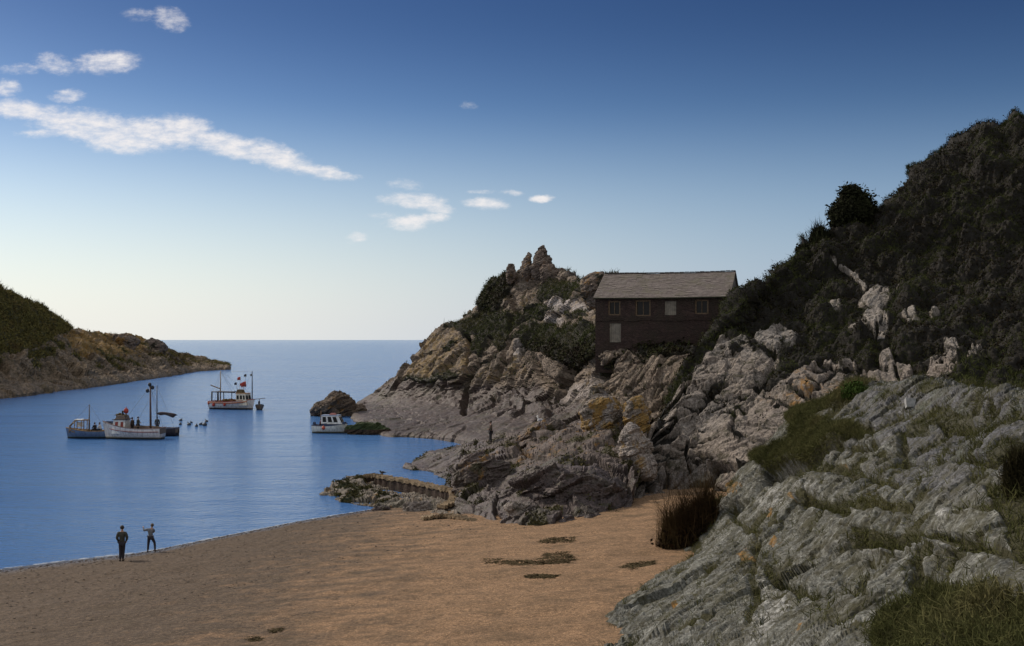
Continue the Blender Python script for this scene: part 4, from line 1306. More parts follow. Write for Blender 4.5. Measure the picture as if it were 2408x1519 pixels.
# far headland: gorse and grass
gf = fh.masks[:, 0] ** 2 * vis(fh, 640, 872)
P4, N4 = place(30000, (fh, gf * (fh.X < 620)))
M_gorse = leaf_mat('gorse_and_grass', [(0.09, 0.075, 0.026), (0.13, 0.115, 0.036), (0.18, 0.15, 0.05), (0.10, 0.062, 0.03)])
foliage('gorse', [leaves(P4, N4, 130000, 0.5, 0.2, 0.9, 1.0), blades(P4, N4, 20000, 0.9, 0.16, 0.3, 0.7, 0.2)], M_gorse)

# outcrop: ledge grass, meadow grass and cushions in the cracks
go = oc.masks[:, 0] ** 2 * vis(oc, 880, 1640)
P5, N5 = place(60000, (oc, go * np.clip(0.25 + ledge + mead, 0, 1)))
M_ledge = leaf_mat('ledge_grass', [(0.042, 0.045, 0.016), (0.07, 0.074, 0.026), (0.10, 0.10, 0.038), (0.14, 0.12, 0.055)])
dn = np.clip(P5[:, 1] / 30, 0.5, 1.4)
foliage('ledge_grass', [blades(P5, N5, 210000, 0.19, 0.013, 0.5, 0.5, 0.05)], M_ledge)
# weed on the low rocks by the wall and on the shore rocks
P6, N6 = place(9000, (wl, wl.masks[:, 0] ** 2 * vis(wl, 1100, 1230)), (fr, 0.6 * fr.masks[:, 0] ** 2 * vis(fr, 980, 1240)))
M_weed = leaf_mat('shore_weed', [(0.04, 0.038, 0.016), (0.065, 0.06, 0.024), (0.09, 0.075, 0.034)])
foliage('shore_weed', [leaves(P6, N6, 24000, 0.14, 0.04, 0.9, 0.8)], M_weed)


# ------------------------------------------------------------------ free-standing rocks
def shelf(P, s3):
    x = P[:, 0] / s3[0]
    z = np.where(P[:, 2] > 0, np.minimum(P[:, 2], 0.62 * s3[2]) * np.clip(1.25 - 0.4 * np.abs(x) ** 2, 0.6, 1.3), P[:, 2])
    return np.stack([P[:, 0] * 1.05, P[:, 1], z], 1)


def wedge(P, s3):
    x = P[:, 0] / s3[0]
    k = np.clip(1.12 - 0.55 * np.abs(x + 0.05) ** 1.4, 0.2, 1.2)
    return np.stack([P[:, 0] * 1.08, P[:, 1], np.where(P[:, 2] > 0, P[:, 2] * k, P[:, 2])], 1)


def boulder(name, x, y, rx, ry, D, seed, mat, label, cat='rock', group=None, depth=1.0, planes=16, tilt=0.0, rough=0.06, masks=(0, 0.2, 0, 0), fn=None, n=110):
    r = np.random.default_rng(seed)
    nv, nu = n, int(n * 1.6)
    th = np.linspace(0.02, math.pi - 0.02, nv)
    ph = np.linspace(0, 2 * math.pi, nu, endpoint=False)
    T, Pp = np.meshgrid(th, ph, indexing='ij')
    d = np.stack([np.sin(T) * np.cos(Pp), np.sin(T) * np.sin(Pp), np.cos(T)], 2).reshape(-1, 3)
    nn = r.normal(size=(planes, 3))
    nn /= np.linalg.norm(nn, axis=1)[:, None]
    hh = 0.72 + 0.28 * r.random(planes)
    c = d @ nn.T
    q = np.where(c > 0.02, hh / np.maximum(c, 0.02), 9)
    q = np.concatenate([q, np.full((len(d), 1), 1.12)], 1)
    rad = (q ** -14).sum(1) ** (-1 / 14)
    P = d * rad[:, None]
    cx, cy, cz = W(x, y, D)
    sx_, sz_ = rx / F * D, ry / F * D
    s3 = np.array([sx_, depth * (sx_ + sz_) / 2, sz_])
    P = P * s3
    if fn:
        P = fn(P, s3)
    if tilt:
        ca, sa = math.cos(tilt), math.sin(tilt)
        P = np.stack([P[:, 0] * ca + P[:, 2] * sa, P[:, 1], -P[:, 0] * sa + P[:, 2] * ca], 1)
    m_ = float(np.mean(s3))
    P = P + np.array([cx, cy, cz])
    nrm = d / s3
    nrm /= np.linalg.norm(nrm, axis=1)[:, None]
    dd = rock_disp(P, (-0.4, 0.1, 0.85), m_ * 0.55, 0.2, 0.14, 0.22, 0.10, rough)
    P = P + nrm * dd[:, None]
    idx = np.arange(nv * nu).reshape(nv, nu)
    a, b = idx[:-1], np.roll(idx, -1, 1)[:-1]
    c_, e = np.roll(idx, -1, 1)[1:], idx[1:]
    faces = np.stack([a.ravel(), e.ravel(), c_.ravel(), b.ravel()], 1)
    base = np.array([cx, cy, P[:, 2].min()])
    o = np_mesh(name, P - base, faces, mat, False)
    o.location = base
    mk = o.data.color_attributes.new('mask', 'FLOAT_COLOR', 'POINT')
    col = np.tile(np.array(masks, np.float32), (len(P), 1))
    f = fbm(P / (m_ * 0.7) + seed, 4)
    col[:, 0] = np.clip(col[:, 0] * (0.6 + 1.2 * f), 0, 1)
    if name == 'rock_ledge':
        col[:, 0] = sstep(0.35, 0.75, P[:, 2]) * 0.9
    col[:, 1] = np.clip(col[:, 1] * (0.8 + 1.2 * f), 0, 1)
    mk.data.foreach_set('color', col.ravel())
    tag(o, label, cat, group)
    return o


M_boulder = rock_mat('boulder_rock', (0.24, 0.20, 0.165), (0.17, 0.145, 0.125), (0.31, 0.27, 0.235), 1.1, wet_shade_col=(0.05, 0.038, 0.036), lichen=(0.36, 0.20, 0.045))
M_islet = rock_mat('islet_rock', (0.17, 0.125, 0.09), (0.12, 0.09, 0.07), (0.22, 0.17, 0.125), 0.8)
M_tor = rock_mat('stack_rock', (0.20, 0.15, 0.12), (0.14, 0.11, 0.09), (0.25, 0.20, 0.165), 0.9)
boulder('boulder', 1422, 985, 60, 52, 77.5, 11, M_boulder, 'square ochre-lichened boulder, widest of the rocks above the whaleback slab', depth=0.9, masks=(0.1, 0.75, 0, 0.2))
boulder('boulder', 1497, 990, 36, 54, 75.5, 12, M_boulder, 'upright orange-crusted boulder at the foot of the pale cliff', depth=0.8, masks=(0.25, 1.0, 0, 0), tilt=0.12)
boulder('boulder', 1503, 1068, 38, 66, 69.5, 13, M_boulder, 'pale wedge-shaped boulder whose sharp lower tip overhangs the sand corner', depth=0.8, masks=(0, 0.35, 0, 0.5), tilt=-0.28, planes=11)
boulder('boulder', 1288, 1035, 72, 46, 80, 14, M_dark, 'rounded mossy boulder below the sitting gull', masks=(0.45, 0.45, 0.3, 0))
boulder('boulder', 1330, 1178, 165, 72, 63.5, 15, M_dark, 'huge dark whaleback rock rising straight from the sand', depth=0.7, masks=(0.05, 0.05, 0.95, 0), planes=12, rough=0.08, tilt=0.10, n=150)
boulder('boulder', 1140, 1140, 70, 78, 70, 16, M_dark, 'brown hummocky boulder at the landward end of the ruined wall', depth=0.8, masks=(0.4, 0.3, 0.6, 0))
boulder('boulder', 896, 1200, 22, 13, 69.5, 17, M_dark, 'small black stone alone at the edge of the sand', masks=(0.3, 0, 1, 0), n=60)
boulder('boulder', 985, 1196, 42, 22, 68.2, 18, M_boulder, 'low grey-green stone in front of the ruined wall', masks=(0.35, 0.1, 0.3, 0.3), n=70)
boulder('boulder', 1225, 1205, 40, 26, 58.5, 19, M_boulder, 'small pale stone at the foot of the whaleback rock', masks=(0.2, 0.05, 0.2, 0.3), n=70)
boulder('boulder', 792, 962, 56, 34, 157, 20, M_islet, 'brown islet rock behind the cabin boat', depth=0.9, masks=(0.1, 0.3, 0.1, 0), planes=12, tilt=0.12, rough=0.12, fn=wedge)
boulder('boulder', 834, 966, 32, 22, 158, 25, M_islet, 'low brown rock bridging the islet rock and the shore platform', depth=0.9, masks=(0.1, 0.2, 0.2, 0), n=60)
boulder('rock_ledge', 866, 1013, 50, 23, 127, 26, rock_mat('weedy_ledge', (0.06, 0.036, 0.026), (0.045, 0.028, 0.02), (0.08, 0.055, 0.035), 1.2, soil=(0.026, 0.036, 0.013)), 'low flat ledge of dark rock, green with weed, beyond the bow of the cabin boat', 'rock ledge', depth=0.7, masks=(0, 0, 0, 0), planes=10, fn=shelf, n=80)
boulder('boulder', 748, 968, 17, 20, 157, 21, M_dark, 'black weedy knob at the seaward end of the islet rock', masks=(0.5, 0, 1, 0), n=60)
boulder('boulder', 1403, 683, 34, 42, 127, 22, M_tor, 'grassy rock hump against the seaward gable of the fish store', masks=(0.45, 0.3, 0, 0))
boulder('boulder', 284, 812, 42, 36, 330, 23, M_tor, 'taller of two tors on the far headland, ochre', masks=(0.15, 0.5, 0, 0), n=70)
boulder('boulder', 360, 822, 32, 26, 366, 24, M_tor, 'lower flat-topped tor of the far headland, dark and nearest its tip', masks=(0.6, 0.1, 0, 0), n=70)


def spire(P, s3):
    z = np.clip(P[:, 2] / s3[2], -1, 1)
    k = 1 - 0.30 * np.clip(z + 0.2, 0, 1.2)
    return np.stack([P[:, 0] * k, P[:, 1] * k, P[:, 2]], 1)


boulder('rock_pinnacle', 1272, 624, 24, 44, 154, 31, M_tor, 'tallest rock pinnacle on the headland summit', 'rock pinnacle', depth=0.7, masks=(0, 0.25, 0, 0), fn=spire, tilt=0.10, planes=12)
boulder('rock_pinnacle', 1240, 630, 14, 34, 155, 32, M_tor, 'slimmer rock pinnacle just seaward of the tallest', 'rock pinnacle', depth=0.8, masks=(0, 0.25, 0, 0), fn=spire, tilt=0.06, planes=12)
boulder('rock_pinnacle', 1202, 642, 12, 24, 158, 33, M_tor, 'stubby jagged pinnacle on the seaward shoulder of the summit', 'rock pinnacle', depth=0.8, masks=(0.1, 0.2, 0, 0), fn=spire, planes=10, n=70)
boulder('rock_pinnacle', 1308, 655, 42, 26, 152, 34, M_tor, 'broken sloping crag leaning on the landward side of the tallest pinnacle', 'rock pinnacle', depth=0.7, masks=(0, 0.2, 0, 0), tilt=0.45, planes=12)


# ------------------------------------------------------------------ bushes and reeds
M_bush = leaf_mat('bush_leaves', [(0.012, 0.012, 0.008), (0.022, 0.023, 0.012), (0.034, 0.040, 0.016)])


def bush(name, x, y, rx, ry, D, label, n, size, shape=1.0, cat='bush', mat=None, group=None):
    cx, cy, cz = W(x, y, D)
    sx_, sz_ = rx / F * D, ry / F * D
    root = empty(name, (cx, cy, cz - sz_))
    tag(root, label, cat, group)
    mb = MB()
    nst = 5
    tips = []
    for k in range(nst):
        a = 2 * math.pi * k / nst
        t = (0.55 * sx_ * math.cos(a), 0.45 * sx_ * math.sin(a), sz_ * (1.1 + 0.3 * random.random()))
        mb.tube([(0.05 * sx_ * math.cos(a), 0.05 * sx_ * math.sin(a), -0.5), (t[0] * 0.35, t[1] * 0.35, t[2] * 0.45), t], [0.10 * sz_ / 2, 0.06 * sz_ / 2, 0.02], 7)
    mb.build('trunk', M_wood, root, True)
    # clumps of leaves on an uneven shell and inside it
    ncl = 90
    d = rng.normal(size=(ncl, 3))
    d /= np.linalg.norm(d, axis=1)[:, None]
    rr = 0.30 + 0.72 * rng.random(ncl) ** 0.7
    c = d * rr[:, None] * np.array([sx_, sx_ * 0.8, sz_]) + np.array([0, 0, sz_])
    c[:, 0] *= np.where(c[:, 2] > sz_, 1 - 0.25 * (c[:, 2] / sz_ - 1) * shape, 1.0)
    V, T, C = leaves(c, d, n, size, 0.17 * sx_, 0.8, 0.8)
    if shape > 1:
        b = blades(c, d, n // 2, size * 3, size * 0.35, 0.2, 0.9, 0.2 * sx_)
        V, T, C = merge((V, T, C), b)
    o = np_mesh('crown', V, T, mat or M_bush, False, C)
    o.parent = root
    return root


bush('bush', 2006, 499, 46, 53, 115.0, 'big dark rounded bush standing up from the hillside skyline', 34000, 0.34)
bush('bush', 2042, 520, 22, 34, 117, 'dark bush tucked between the skyline bush and the rising slope', 5000, 0.3)
bush('bush', 1928, 570, 23, 26, 113.5, 'spiky-topped bush downhill of the big skyline bush', 5000, 0.26, 1.4)
bush('bush', 1890, 595, 19, 22, 112, 'small bush lowest on the skyline ridge', 3500, 0.26)
bush('bush', 2402, 1190, 42, 110, 17.5, 'dark brown bush at the right edge of the outcrop', 16000, 0.07, 1.4, mat=leaf_mat('dry_bush_leaves', [(0.014, 0.012, 0.007), (0.03, 0.026, 0.012), (0.05, 0.04, 0.018)]))
pk = pick(2010, 925, [oc], 14) or W(2010, 925, 44)
bush('bush', 2012, 925, 30, 22, pk[1], 'bright green leafy bush at the top end of the grassy ledge', 5000, 0.10, mat=leaf_mat('fresh_leaves', [(0.02, 0.035, 0.008), (0.035, 0.06, 0.012), (0.05, 0.08, 0.02)]))

# tall dry reeds at the outcrop edge
root = empty('reed_clump', W(1605, 1290, 45.5))
tag(root, 'tall clump of dry brown reeds at the edge of the outcrop above the sand', 'reeds')
bx = np.linspace(0, 1, 60)
base = []
for t in bx:
    x = 1566 + 104 * t
    y = 1292 + 10 * math.sin(t * 3) - 62 * t
    base.append(np.array(W(x, y, 46.2 - 0.6 * t)) - np.array(root.location))
base = np.array(base)
up = np.tile([0.0, 0, 1], (len(base), 1))
M_reed = leaf_mat('dry_reed', [(0.030, 0.019, 0.010), (0.055, 0.035, 0.017), (0.09, 0.06, 0.028), (0.05, 0.048, 0.02)])
base = base + np.array([0, 0.0, -0.1])
V, T, C = blades(base, up, 1700, 1.85, 0.026, 0.045, 0.97, 0.14)
V2, T2, C2 = blades(base, up, 3000, 1.0, 0.035, 0.12, 0.92, 0.18)
o = np_mesh('stems', *merge((V2, T2, C2 * 0.6), (V, T, C))[:2], M_reed, False, merge((V2, T2, C2 * 0.6), (V, T, C))[2])
o.parent = root
V, T, C = leaves(base + np.array([0, 0, 0.15]), up, 3500, 0.2, 0.20, 0.2)
o = np_mesh('dead_leaves', V, T, leaf_mat('dead_leaf', [(0.012, 0.008, 0.006), (0.022, 0.014, 0.009), (0.035, 0.022, 0.012)]), False, C)
o.parent = root
# green tuft at its foot
tg = empty('grass_tuft', W(1668, 1212, 47.5))
tag(tg, 'yellow-green grass tuft on the rock beside the dry reeds', 'grass tuft')
b0 = np.array([np.array(W(1640 + 50 * t, 1232 - 40 * t, 47.6)) - np.array(tg.location) for t in np.linspace(0, 1, 20)])
V, T, C = blades(b0, np.tile([0.0, 0, 1], (20, 1)), 1500, 0.5, 0.025, 0.4, 0.8, 0.15)
o = np_mesh('blades', V, T, M_ledge, False, C)
o.parent = tg

# ------------------------------------------------------------------ weed and litter lying on the sand
z7 = zt(705.5, 1164, 0.3477)
M_wrack = leaf_mat('seaweed_wrack', [(0.045, 0.035, 0.019), (0.075, 0.058, 0.031), (0.11, 0.085, 0.047)])


def wrack(pts, label, n, h=0.05):
    P = []
    xs_, ys_ = [p[0] for p in pts], [p[1] for p in pts]
    X = rng.uniform(min(xs_), max(xs_), 4000)
    Y = rng.uniform(min(ys_), max(ys_), 4000)
    ok = inside(X, Y, pts)
    for x, y in zip(X[ok][:500], Y[ok][:500]):
        D = Dz(y, 1.5)
        for _ in range(4):
            D = Dz(y, float(beach_z(np.array([(x - CX) / F * D]), np.array([D]))[0]))
        P.append(((x - CX) / F * D, D, (HY - y) / F * D + H))
    P = np.array(P)
    c = P.mean(0)
    Q = P - c
    k = rng.integers(0, len(Q), n)
    V, T, C = leaves(np.zeros((1, 3)), np.array([[0, 0, 1.0]]), n, 0.13, 0.0, 0.0)
    V = V * np.array([1, 1, 0.22]) + np.repeat(Q[k] + rng.normal(size=(n, 3)) * np.array([0.06, 0.06, 0.004]), 4, 0) + np.array([0, 0, 0.015])
    o = np_mesh('seaweed', V, T, M_wrack, False, C)
    o.location = c
    tag(o, label, 'seaweed', 'seaweed lying on the sand')


wrack(z7((1240, 435), (1380, 435), (1480, 445), (1600, 440), (1650, 395), (1820, 385), (1865, 440), (1800, 465), (1480, 480), (1380, 465), (1250, 462)), 'largest dark seaweed patch in the middle of the sand', 2700)
wrack(z7((1600, 318), (1700, 290), (1870, 285), (1850, 318), (1650, 326)), 'thin faint seaweed strip farthest up the sand towards the rocks', 900)
wrack(z7((1525, 545), (1620, 538), (1760, 545), (1700, 560), (1560, 565)), 'short thin seaweed strand just in front of the largest patch', 950)
wrack(z7((2160, 490), (2240, 465), (2400, 445), (2400, 475), (2230, 500)), 'seaweed streak running in under the reed clump', 900)
wrack([(585, 1500), (612, 1500), (612, 1509), (590, 1510)], 'tiny seaweed scrap low on the near sand', 160)
wrack([(636, 1482), (662, 1478), (660, 1486), (638, 1488)], 'small seaweed scrap just above the lowest one', 140)


# shingle along the tide line and over the near left of the beach
n = 9000
u = rng.random(n)
X = -30 + 34 * rng.random(n) ** 1.3
off = np.where(u < 0.35, rng.exponential(0.9, n) + 0.1, rng.random(n) ** 1.4 * 26 + 0.3)
Y = np.interp(X, shoreX, shoreY) - off
Z = beach_z(X, Y)
k = (Z > 0.01) & (Y > 18) & (X / np.maximum(Y, 1) > -0.5)
C0_ = np.stack([X, Y, Z], 1)[k]
n = len(C0_)
ico = np.array([(0, 0, 1), (.9, 0, .25), (.28, .85, .25), (-.72, .52, .25), (-.72, -.52, .25), (.28, -.85, .25), (.6, .4, -.5), (-.6, .3, -.5), (0, -.7, -.5)])
tri = np.array([(0, 1, 2), (0, 2, 3), (0, 3, 4), (0, 4, 5), (0, 5, 1), (1, 6, 2), (2, 7, 3), (2, 6, 7), (3, 7, 4), (4, 7, 8), (4, 8, 5), (5, 8, 1), (1, 8, 6)])
sz = (0.014 + 0.04 * rng.random(n) ** 3)[:, None, None]
Vp = ico[None] * sz * (0.6 + 0.8 * rng.random((n, 1, 3))) * np.array([1.3, 1.1, 0.7]) + C0_[:, None, :]
Tp = (np.arange(n)[:, None, None] * len(ico) + tri[None]).reshape(-1, 3)
o = np_mesh('shingle', Vp.reshape(-1, 3), Tp, leaf_mat('pebbles', [(0.05, 0.042, 0.035), (0.13, 0.105, 0.085), (0.22, 0.18, 0.14), (0.09, 0.08, 0.08)], 3.0), True, np.repeat(rng.random(n), len(ico)))
o['kind'] = 'stuff'
# ------------------------------------------------------------------ stone fish store on the headland
HX, HYY, HZ, HR = 7.88, 107.6, 8.0, math.radians(-17)
store = empty('fish_store', (HX, HYY, HZ), HR)
tag(store, 'long dark stone fish store with grey slate roof on the headland', 'building')
LW, DP, EV, RG = 12.4, 9.4, 6.6, 9.03


def fac(x, y):
    k = (x - CX) / F
    s = (k * HYY - HX) / (0.956 + 0.292 * k)
    return s, H + (HY - y) / F * (HYY - 0.292 * s) - HZ


m, nt = new_mat('dark_rubble_wall')
co = nt.n('TexCoord').outputs['Object']
wob = nt.n('VectorMath', {0: co, 1: nt.n('VectorMath', {0: nt.n('TexNoise', {'Vector': co, 'Scale': 3.0}).outputs['Color'], 1: (0.12, 0.12, 0.12)}, operation='MULTIPLY').outputs[0]}, operation='ADD').outputs[0]
vor = nt.n('TexVoronoi', {'Vector': nt.scale(wob, (2.6, 2.6, 6.0)), 'Scale': 1.0}, feature='F1')
ed = nt.n('TexVoronoi', {'Vector': nt.scale(wob, (2.6, 2.6, 6.0)), 'Scale': 1.0}, feature='DISTANCE_TO_EDGE').outputs['Distance']
big = nt.noise(co, 0.6, 5)
c = nt.mix(nt.n('SeparateColor', {0: vor.outputs['Color']}).outputs[0], (0.034, 0.019, 0.015), (0.07, 0.042, 0.034))
c = nt.mix(nt.ramp(big, 0.4, 0.7), c, (0.045, 0.032, 0.022))
c = nt.mix(nt.ramp(ed, 0.0, 0.05, 0.6, 0.0), c, (0.03, 0.022, 0.018))
finish(nt, c, 0.95, nt.math('ADD', nt.ramp(ed, 0, 0.12), nt.noise(co, 9, 4)), 0.8, 0.06)
M_wall = m
m, nt = new_mat('mossy_slates')
co = nt.n('TexCoord').outputs['Object']
big = nt.noise(co, 0.7, 6, 0.65)
cells = nt.n('TexVoronoi', {'Vector': nt.scale(co, (3.2, 4.0, 0.2)), 'Scale': 1.0}, feature='F1').outputs['Color']
c = nt.mix(nt.n('SeparateColor', {0: cells}).outputs[0], (0.135, 0.11, 0.10), (0.20, 0.168, 0.15))
c = nt.mix(nt.ramp(big, 0.45, 0.7, 0, 0.8), c, (0.13, 0.12, 0.075))
c = nt.mix(nt.ramp(nt.noise(co, 2.2, 7, 0.7), 0.55, 0.72, 0, 0.7), c, (0.25, 0.235, 0.215))
c = nt.mix(nt.ramp(nt.noise(co, 5.0, 6, 0.7), 0.55, 0.7, 0, 0.6), c, (0.06, 0.05, 0.045))
finish(nt, c, 0.85, nt.noise(co, 8, 5), 0.5, 0.04)
M_slate = m
M_frame = plain('bleached_frame', (0.15, 0.10, 0.058), 0.8, 0.35, 9)
M_board = plain('pale_boards', (0.22, 0.195, 0.155), 0.85, 0.3, 3)
M_lit_gable = plain('lit_gable', (0.19, 0.17, 0.155), 0.9, 0.35, 1.5)  # lighter, lit look of this gable put into its colour
wins = [((1430, 1459), (708, 741), 'w'), ((1494, 1530), (706, 743), 'w'), ((1563, 1590), (708, 741), 'b'), ((1634, 1666), (705, 738), 'w'), ((1433, 1460), (760, 805), 'd')]
holes = []
for (xa, xb), (ya, yb), k in wins:
    s0, z1 = fac(xa, ya)
    s1, z0 = fac(xb, yb)
    holes.append((s0, s1, z0, z1, k))
w_ = MB()
xs_ = sorted({0, LW, *[h[0] for h in holes], *[h[1] for h in holes]})
zs_ = sorted({-0.6, EV, *[h[2] for h in holes], *[h[3] for h in holes]})
for i in range(len(xs_) - 1):
    for j in range(len(zs_) - 1):
        xm, zm = (xs_[i] + xs_[i + 1]) / 2, (zs_[j] + zs_[j + 1]) / 2
        if any(h[0] < xm < h[1] and h[2] < zm < h[3] for h in holes):
            continue
        w_.add([(xs_[i], 0, zs_[j]), (xs_[i + 1], 0, zs_[j]), (xs_[i + 1], 0, zs_[j + 1]), (xs_[i], 0, zs_[j + 1])], [(0, 1, 2, 3)])
for s0, s1, z0, z1, k in holes:
    t = 0.34
    w_.add([(s0, 0, z0), (s0, 0, z1), (s0, t, z1), (s0, t, z0)], [(0, 1, 2, 3)])
    w_.add([(s1, 0, z0), (s1, t, z0), (s1, t, z1), (s1, 0, z1)], [(0, 1, 2, 3)])
    w_.add([(s0, 0, z1), (s1, 0, z1), (s1, t, z1), (s0, t, z1)], [(0, 1, 2, 3)])
    w_.add([(s0, 0, z0), (s0, t, z0), (s1, t, z0), (s1, 0, z0)], [(0, 1, 2, 3)])
    w_.add([(s0 - .02, t, z0 - .02), (s1 + .02, t, z0 - .02), (s1 + .02, t, z1 + .02), (s0 - .02, t, z1 + .02)], [(0, 1, 2, 3)])
w_.add([(0, 0, -0.6), (0, 0, EV), (0, DP / 2, RG - 0.12), (0, DP, EV), (0, DP, -0.6)], [(0, 1, 2, 3, 4)])
w_.add([(0, DP, -0.6), (0, DP, EV), (LW, DP, EV), (LW, DP, -0.6)], [(0, 1, 2, 3)])
w_.build('wall', M_wall, store)
MB().prism([(LW, 0.003, -0.6), (LW, 0.003, EV), (LW, DP / 2, RG - 0.12), (LW, DP - .003, EV), (LW, DP - .003, -0.6)], (0, 0, 0), (0.05, 0, 0)).build('gable', M_lit_gable, store)
bc = MB()
for i in range(9):
    s0 = LW * i / 9
    s1 = LW * (i + 1) / 9
    zz = fac(1560, 752)[1] + 0.05 * math.sin(i * 2.3)
    bc.box(((s0 + s1) / 2, -0.05, zz), (s1 - s0 - 0.02, 0.10, 0.12 + 0.03 * math.cos(i * 3.1)))
bc.build('ledge', M_wall, store)
rf = MB()
ncou = 22
for side in (0, 1):
    for k in range(ncou):
        t0, t1 = k / ncou, (k + 1.15) / ncou
        y0, y1 = -0.35 + (DP / 2 + 0.35) * t0, -0.35 + (DP / 2 + 0.35) * min(t1, 1)
        z0 = EV - 0.13 + (RG - EV + 0.13) * t0 + 0.035
        z1 = EV - 0.13 + (RG - EV + 0.13) * min(t1, 1)
        n = 30
        for i in range(n):
            xa, xb = -0.12 + (LW + 0.34) * i / n, -0.12 + (LW + 0.34) * (i + 1) / n
            sag = lambda x: -0.07 * math.sin(math.pi * x / LW) - 0.02 * math.sin(x * 1.7)
            j = random.uniform(-0.012, 0.012)
            q = [(xa, y0, z0 + sag(xa) + j), (xb, y0, z0 + sag(xb) + j), (xb, y1, z1 + sag(xb) + j), (xa, y1, z1 + sag(xa) + j), (xa, y0, z0 - 0.03 + sag(xa) + j), (xb, y0, z0 - 0.03 + sag(xb) + j)]
            if side:
                q = [(x, DP - y, z) for x, y, z in q]
            rf.add(q, [(0, 1, 2, 3), (4, 5, 1, 0)])
rf.build('roof', M_slate, store)
rt = MB()
for i in range(26):
    x0 = -0.12 + (LW + 0.34) * i / 26
    x = x0 + (LW + 0.34) / 52
    rt.box((x, DP / 2, RG + 0.05 - 0.07 * math.sin(math.pi * x / LW) + random.uniform(-.015, .015)), ((LW + 0.34) / 26 - 0.015, 0.34, 0.09), 0, 0.85)
rt.build('ridge', plain('ridge_tiles', (0.09, 0.075, 0.065), 0.9, 0.4, 4), store)
MB().tube([(-0.1, -0.36, EV - 0.19), (LW / 2, -0.36, EV - 0.24), (LW + 0.1, -0.36, EV - 0.19)], 0.075, 8).build('gutter', plain('mossy_gutter', (0.035, 0.034, 0.018), 0.9, 0.4, 5), store)
for s0, s1, z0, z1, k in holes:
    if k == 'w':
        f = MB()
        for xx in (s0 + 0.07, s1 - 0.07):
            f.box((xx, 0.16, (z0 + z1) / 2), (0.14, 0.12, z1 - z0))
        f.box(((s0 + s1) / 2, 0.16, z1 - 0.06), (s1 - s0 - 0.284, 0.12, 0.12))
        f.box(((s0 + s1) / 2, 0.14, z0 + 0.05), (s1 - s0 - 0.284, 0.16, 0.10))
        f.box(((s0 + s1) / 2, 0.18, (z0 + z1) / 2 - 0.01), (0.06, 0.07, z1 - z0 - 0.224))
        wn = f.build('window', M_frame, store)
        MB().box(((s0 + s1) / 2, 0.235, (z0 + z1) / 2), (s1 - s0 - 0.2, 0.02, z1 - z0 - 0.2)).build('pane', M_glass, wn)
    else:
        f = MB()
        n = 6
        for i in range(n):
            wd = (s1 - s0) / n
            f.box((s0 + wd * (i + 0.5), 0.12 + 0.008 * (i % 2), (z0 + z1) / 2), (wd - 0.012, 0.05, z1 - z0 - 0.03))
        o = f.build('shutter' if k == 'b' else 'door', M_board, store)
        o['label'] = 'pale boarded-over window' if k == 'b' else 'pale boarded door'
        if k == 'd':
            MB().tube([(s1 - 0.2, 0.08, (z0 + z1) / 2), (s1 - 0.2, 0.03, (z0 + z1) / 2)], 0.03).build('handle', M_steel, o)

# ------------------------------------------------------------------ ruined wall, kerb, plaque
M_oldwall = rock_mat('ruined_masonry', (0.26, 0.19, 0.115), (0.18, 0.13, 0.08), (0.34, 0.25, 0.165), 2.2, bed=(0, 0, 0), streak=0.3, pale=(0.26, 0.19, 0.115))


def masonry(name, pts, zt_, zb, th, label, cat, cap=0.13):
    """a wall following points on the survey sheet, top heights zt_, battered and uneven"""
    P = []
    for (x, y), z in zip(pts, zt_):
        D = Dz(y, z)
        P.append(np.array(((x - CX) / F * D, D, z)))
    P = cr(np.array(P), [14] * (len(P) - 1))
    base = np.array([P[:, 0].mean(), P[:, 1].mean(), zb])
    root = empty(name, base)
    tag(root, label, cat)
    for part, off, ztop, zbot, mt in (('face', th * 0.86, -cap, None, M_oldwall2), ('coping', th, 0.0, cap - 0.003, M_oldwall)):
        V, Fc = [], []
        for i, p in enumerate(P):
            t = P[min(i + 1, len(P) - 1)] - P[max(i - 1, 0)]
            t[2] = 0
            t /= np.linalg.norm(t)
            nrm = np.array([-t[1], t[0], 0])
            top = p[2] + ztop + 0.05 * math.sin(i * 1.9) * (part == 'coping') + 0.03 * math.sin(i * 0.7)
            bot = zb if zbot is None else top - zbot
            w2 = off / 2 * (1 + 0.12 * math.sin(i * 1.3))
            for sgn, zz, k in ((1, bot, 1.05), (1, top, 1), (-1, top, 1), (-1, bot, 1.05)):
                q = p + sgn * nrm * w2 * k - base
                V.append((q[0], q[1], zz - base[2]))
        for i in range(len(P) - 1):
            for k in range(4):
                k2 = (k + 1) % 4
                Fc.append((i * 4 + k, i * 4 + k2, (i + 1) * 4 + k2, (i + 1) * 4 + k))
        Fc.append((3, 2, 1, 0))
        n = 4 * (len(P) - 1)
        Fc.append((n, n + 1, n + 2, n + 3))
        b_ = MB()
        b_.add(V, Fc)
        b_.build(part, mt, root)
    return root


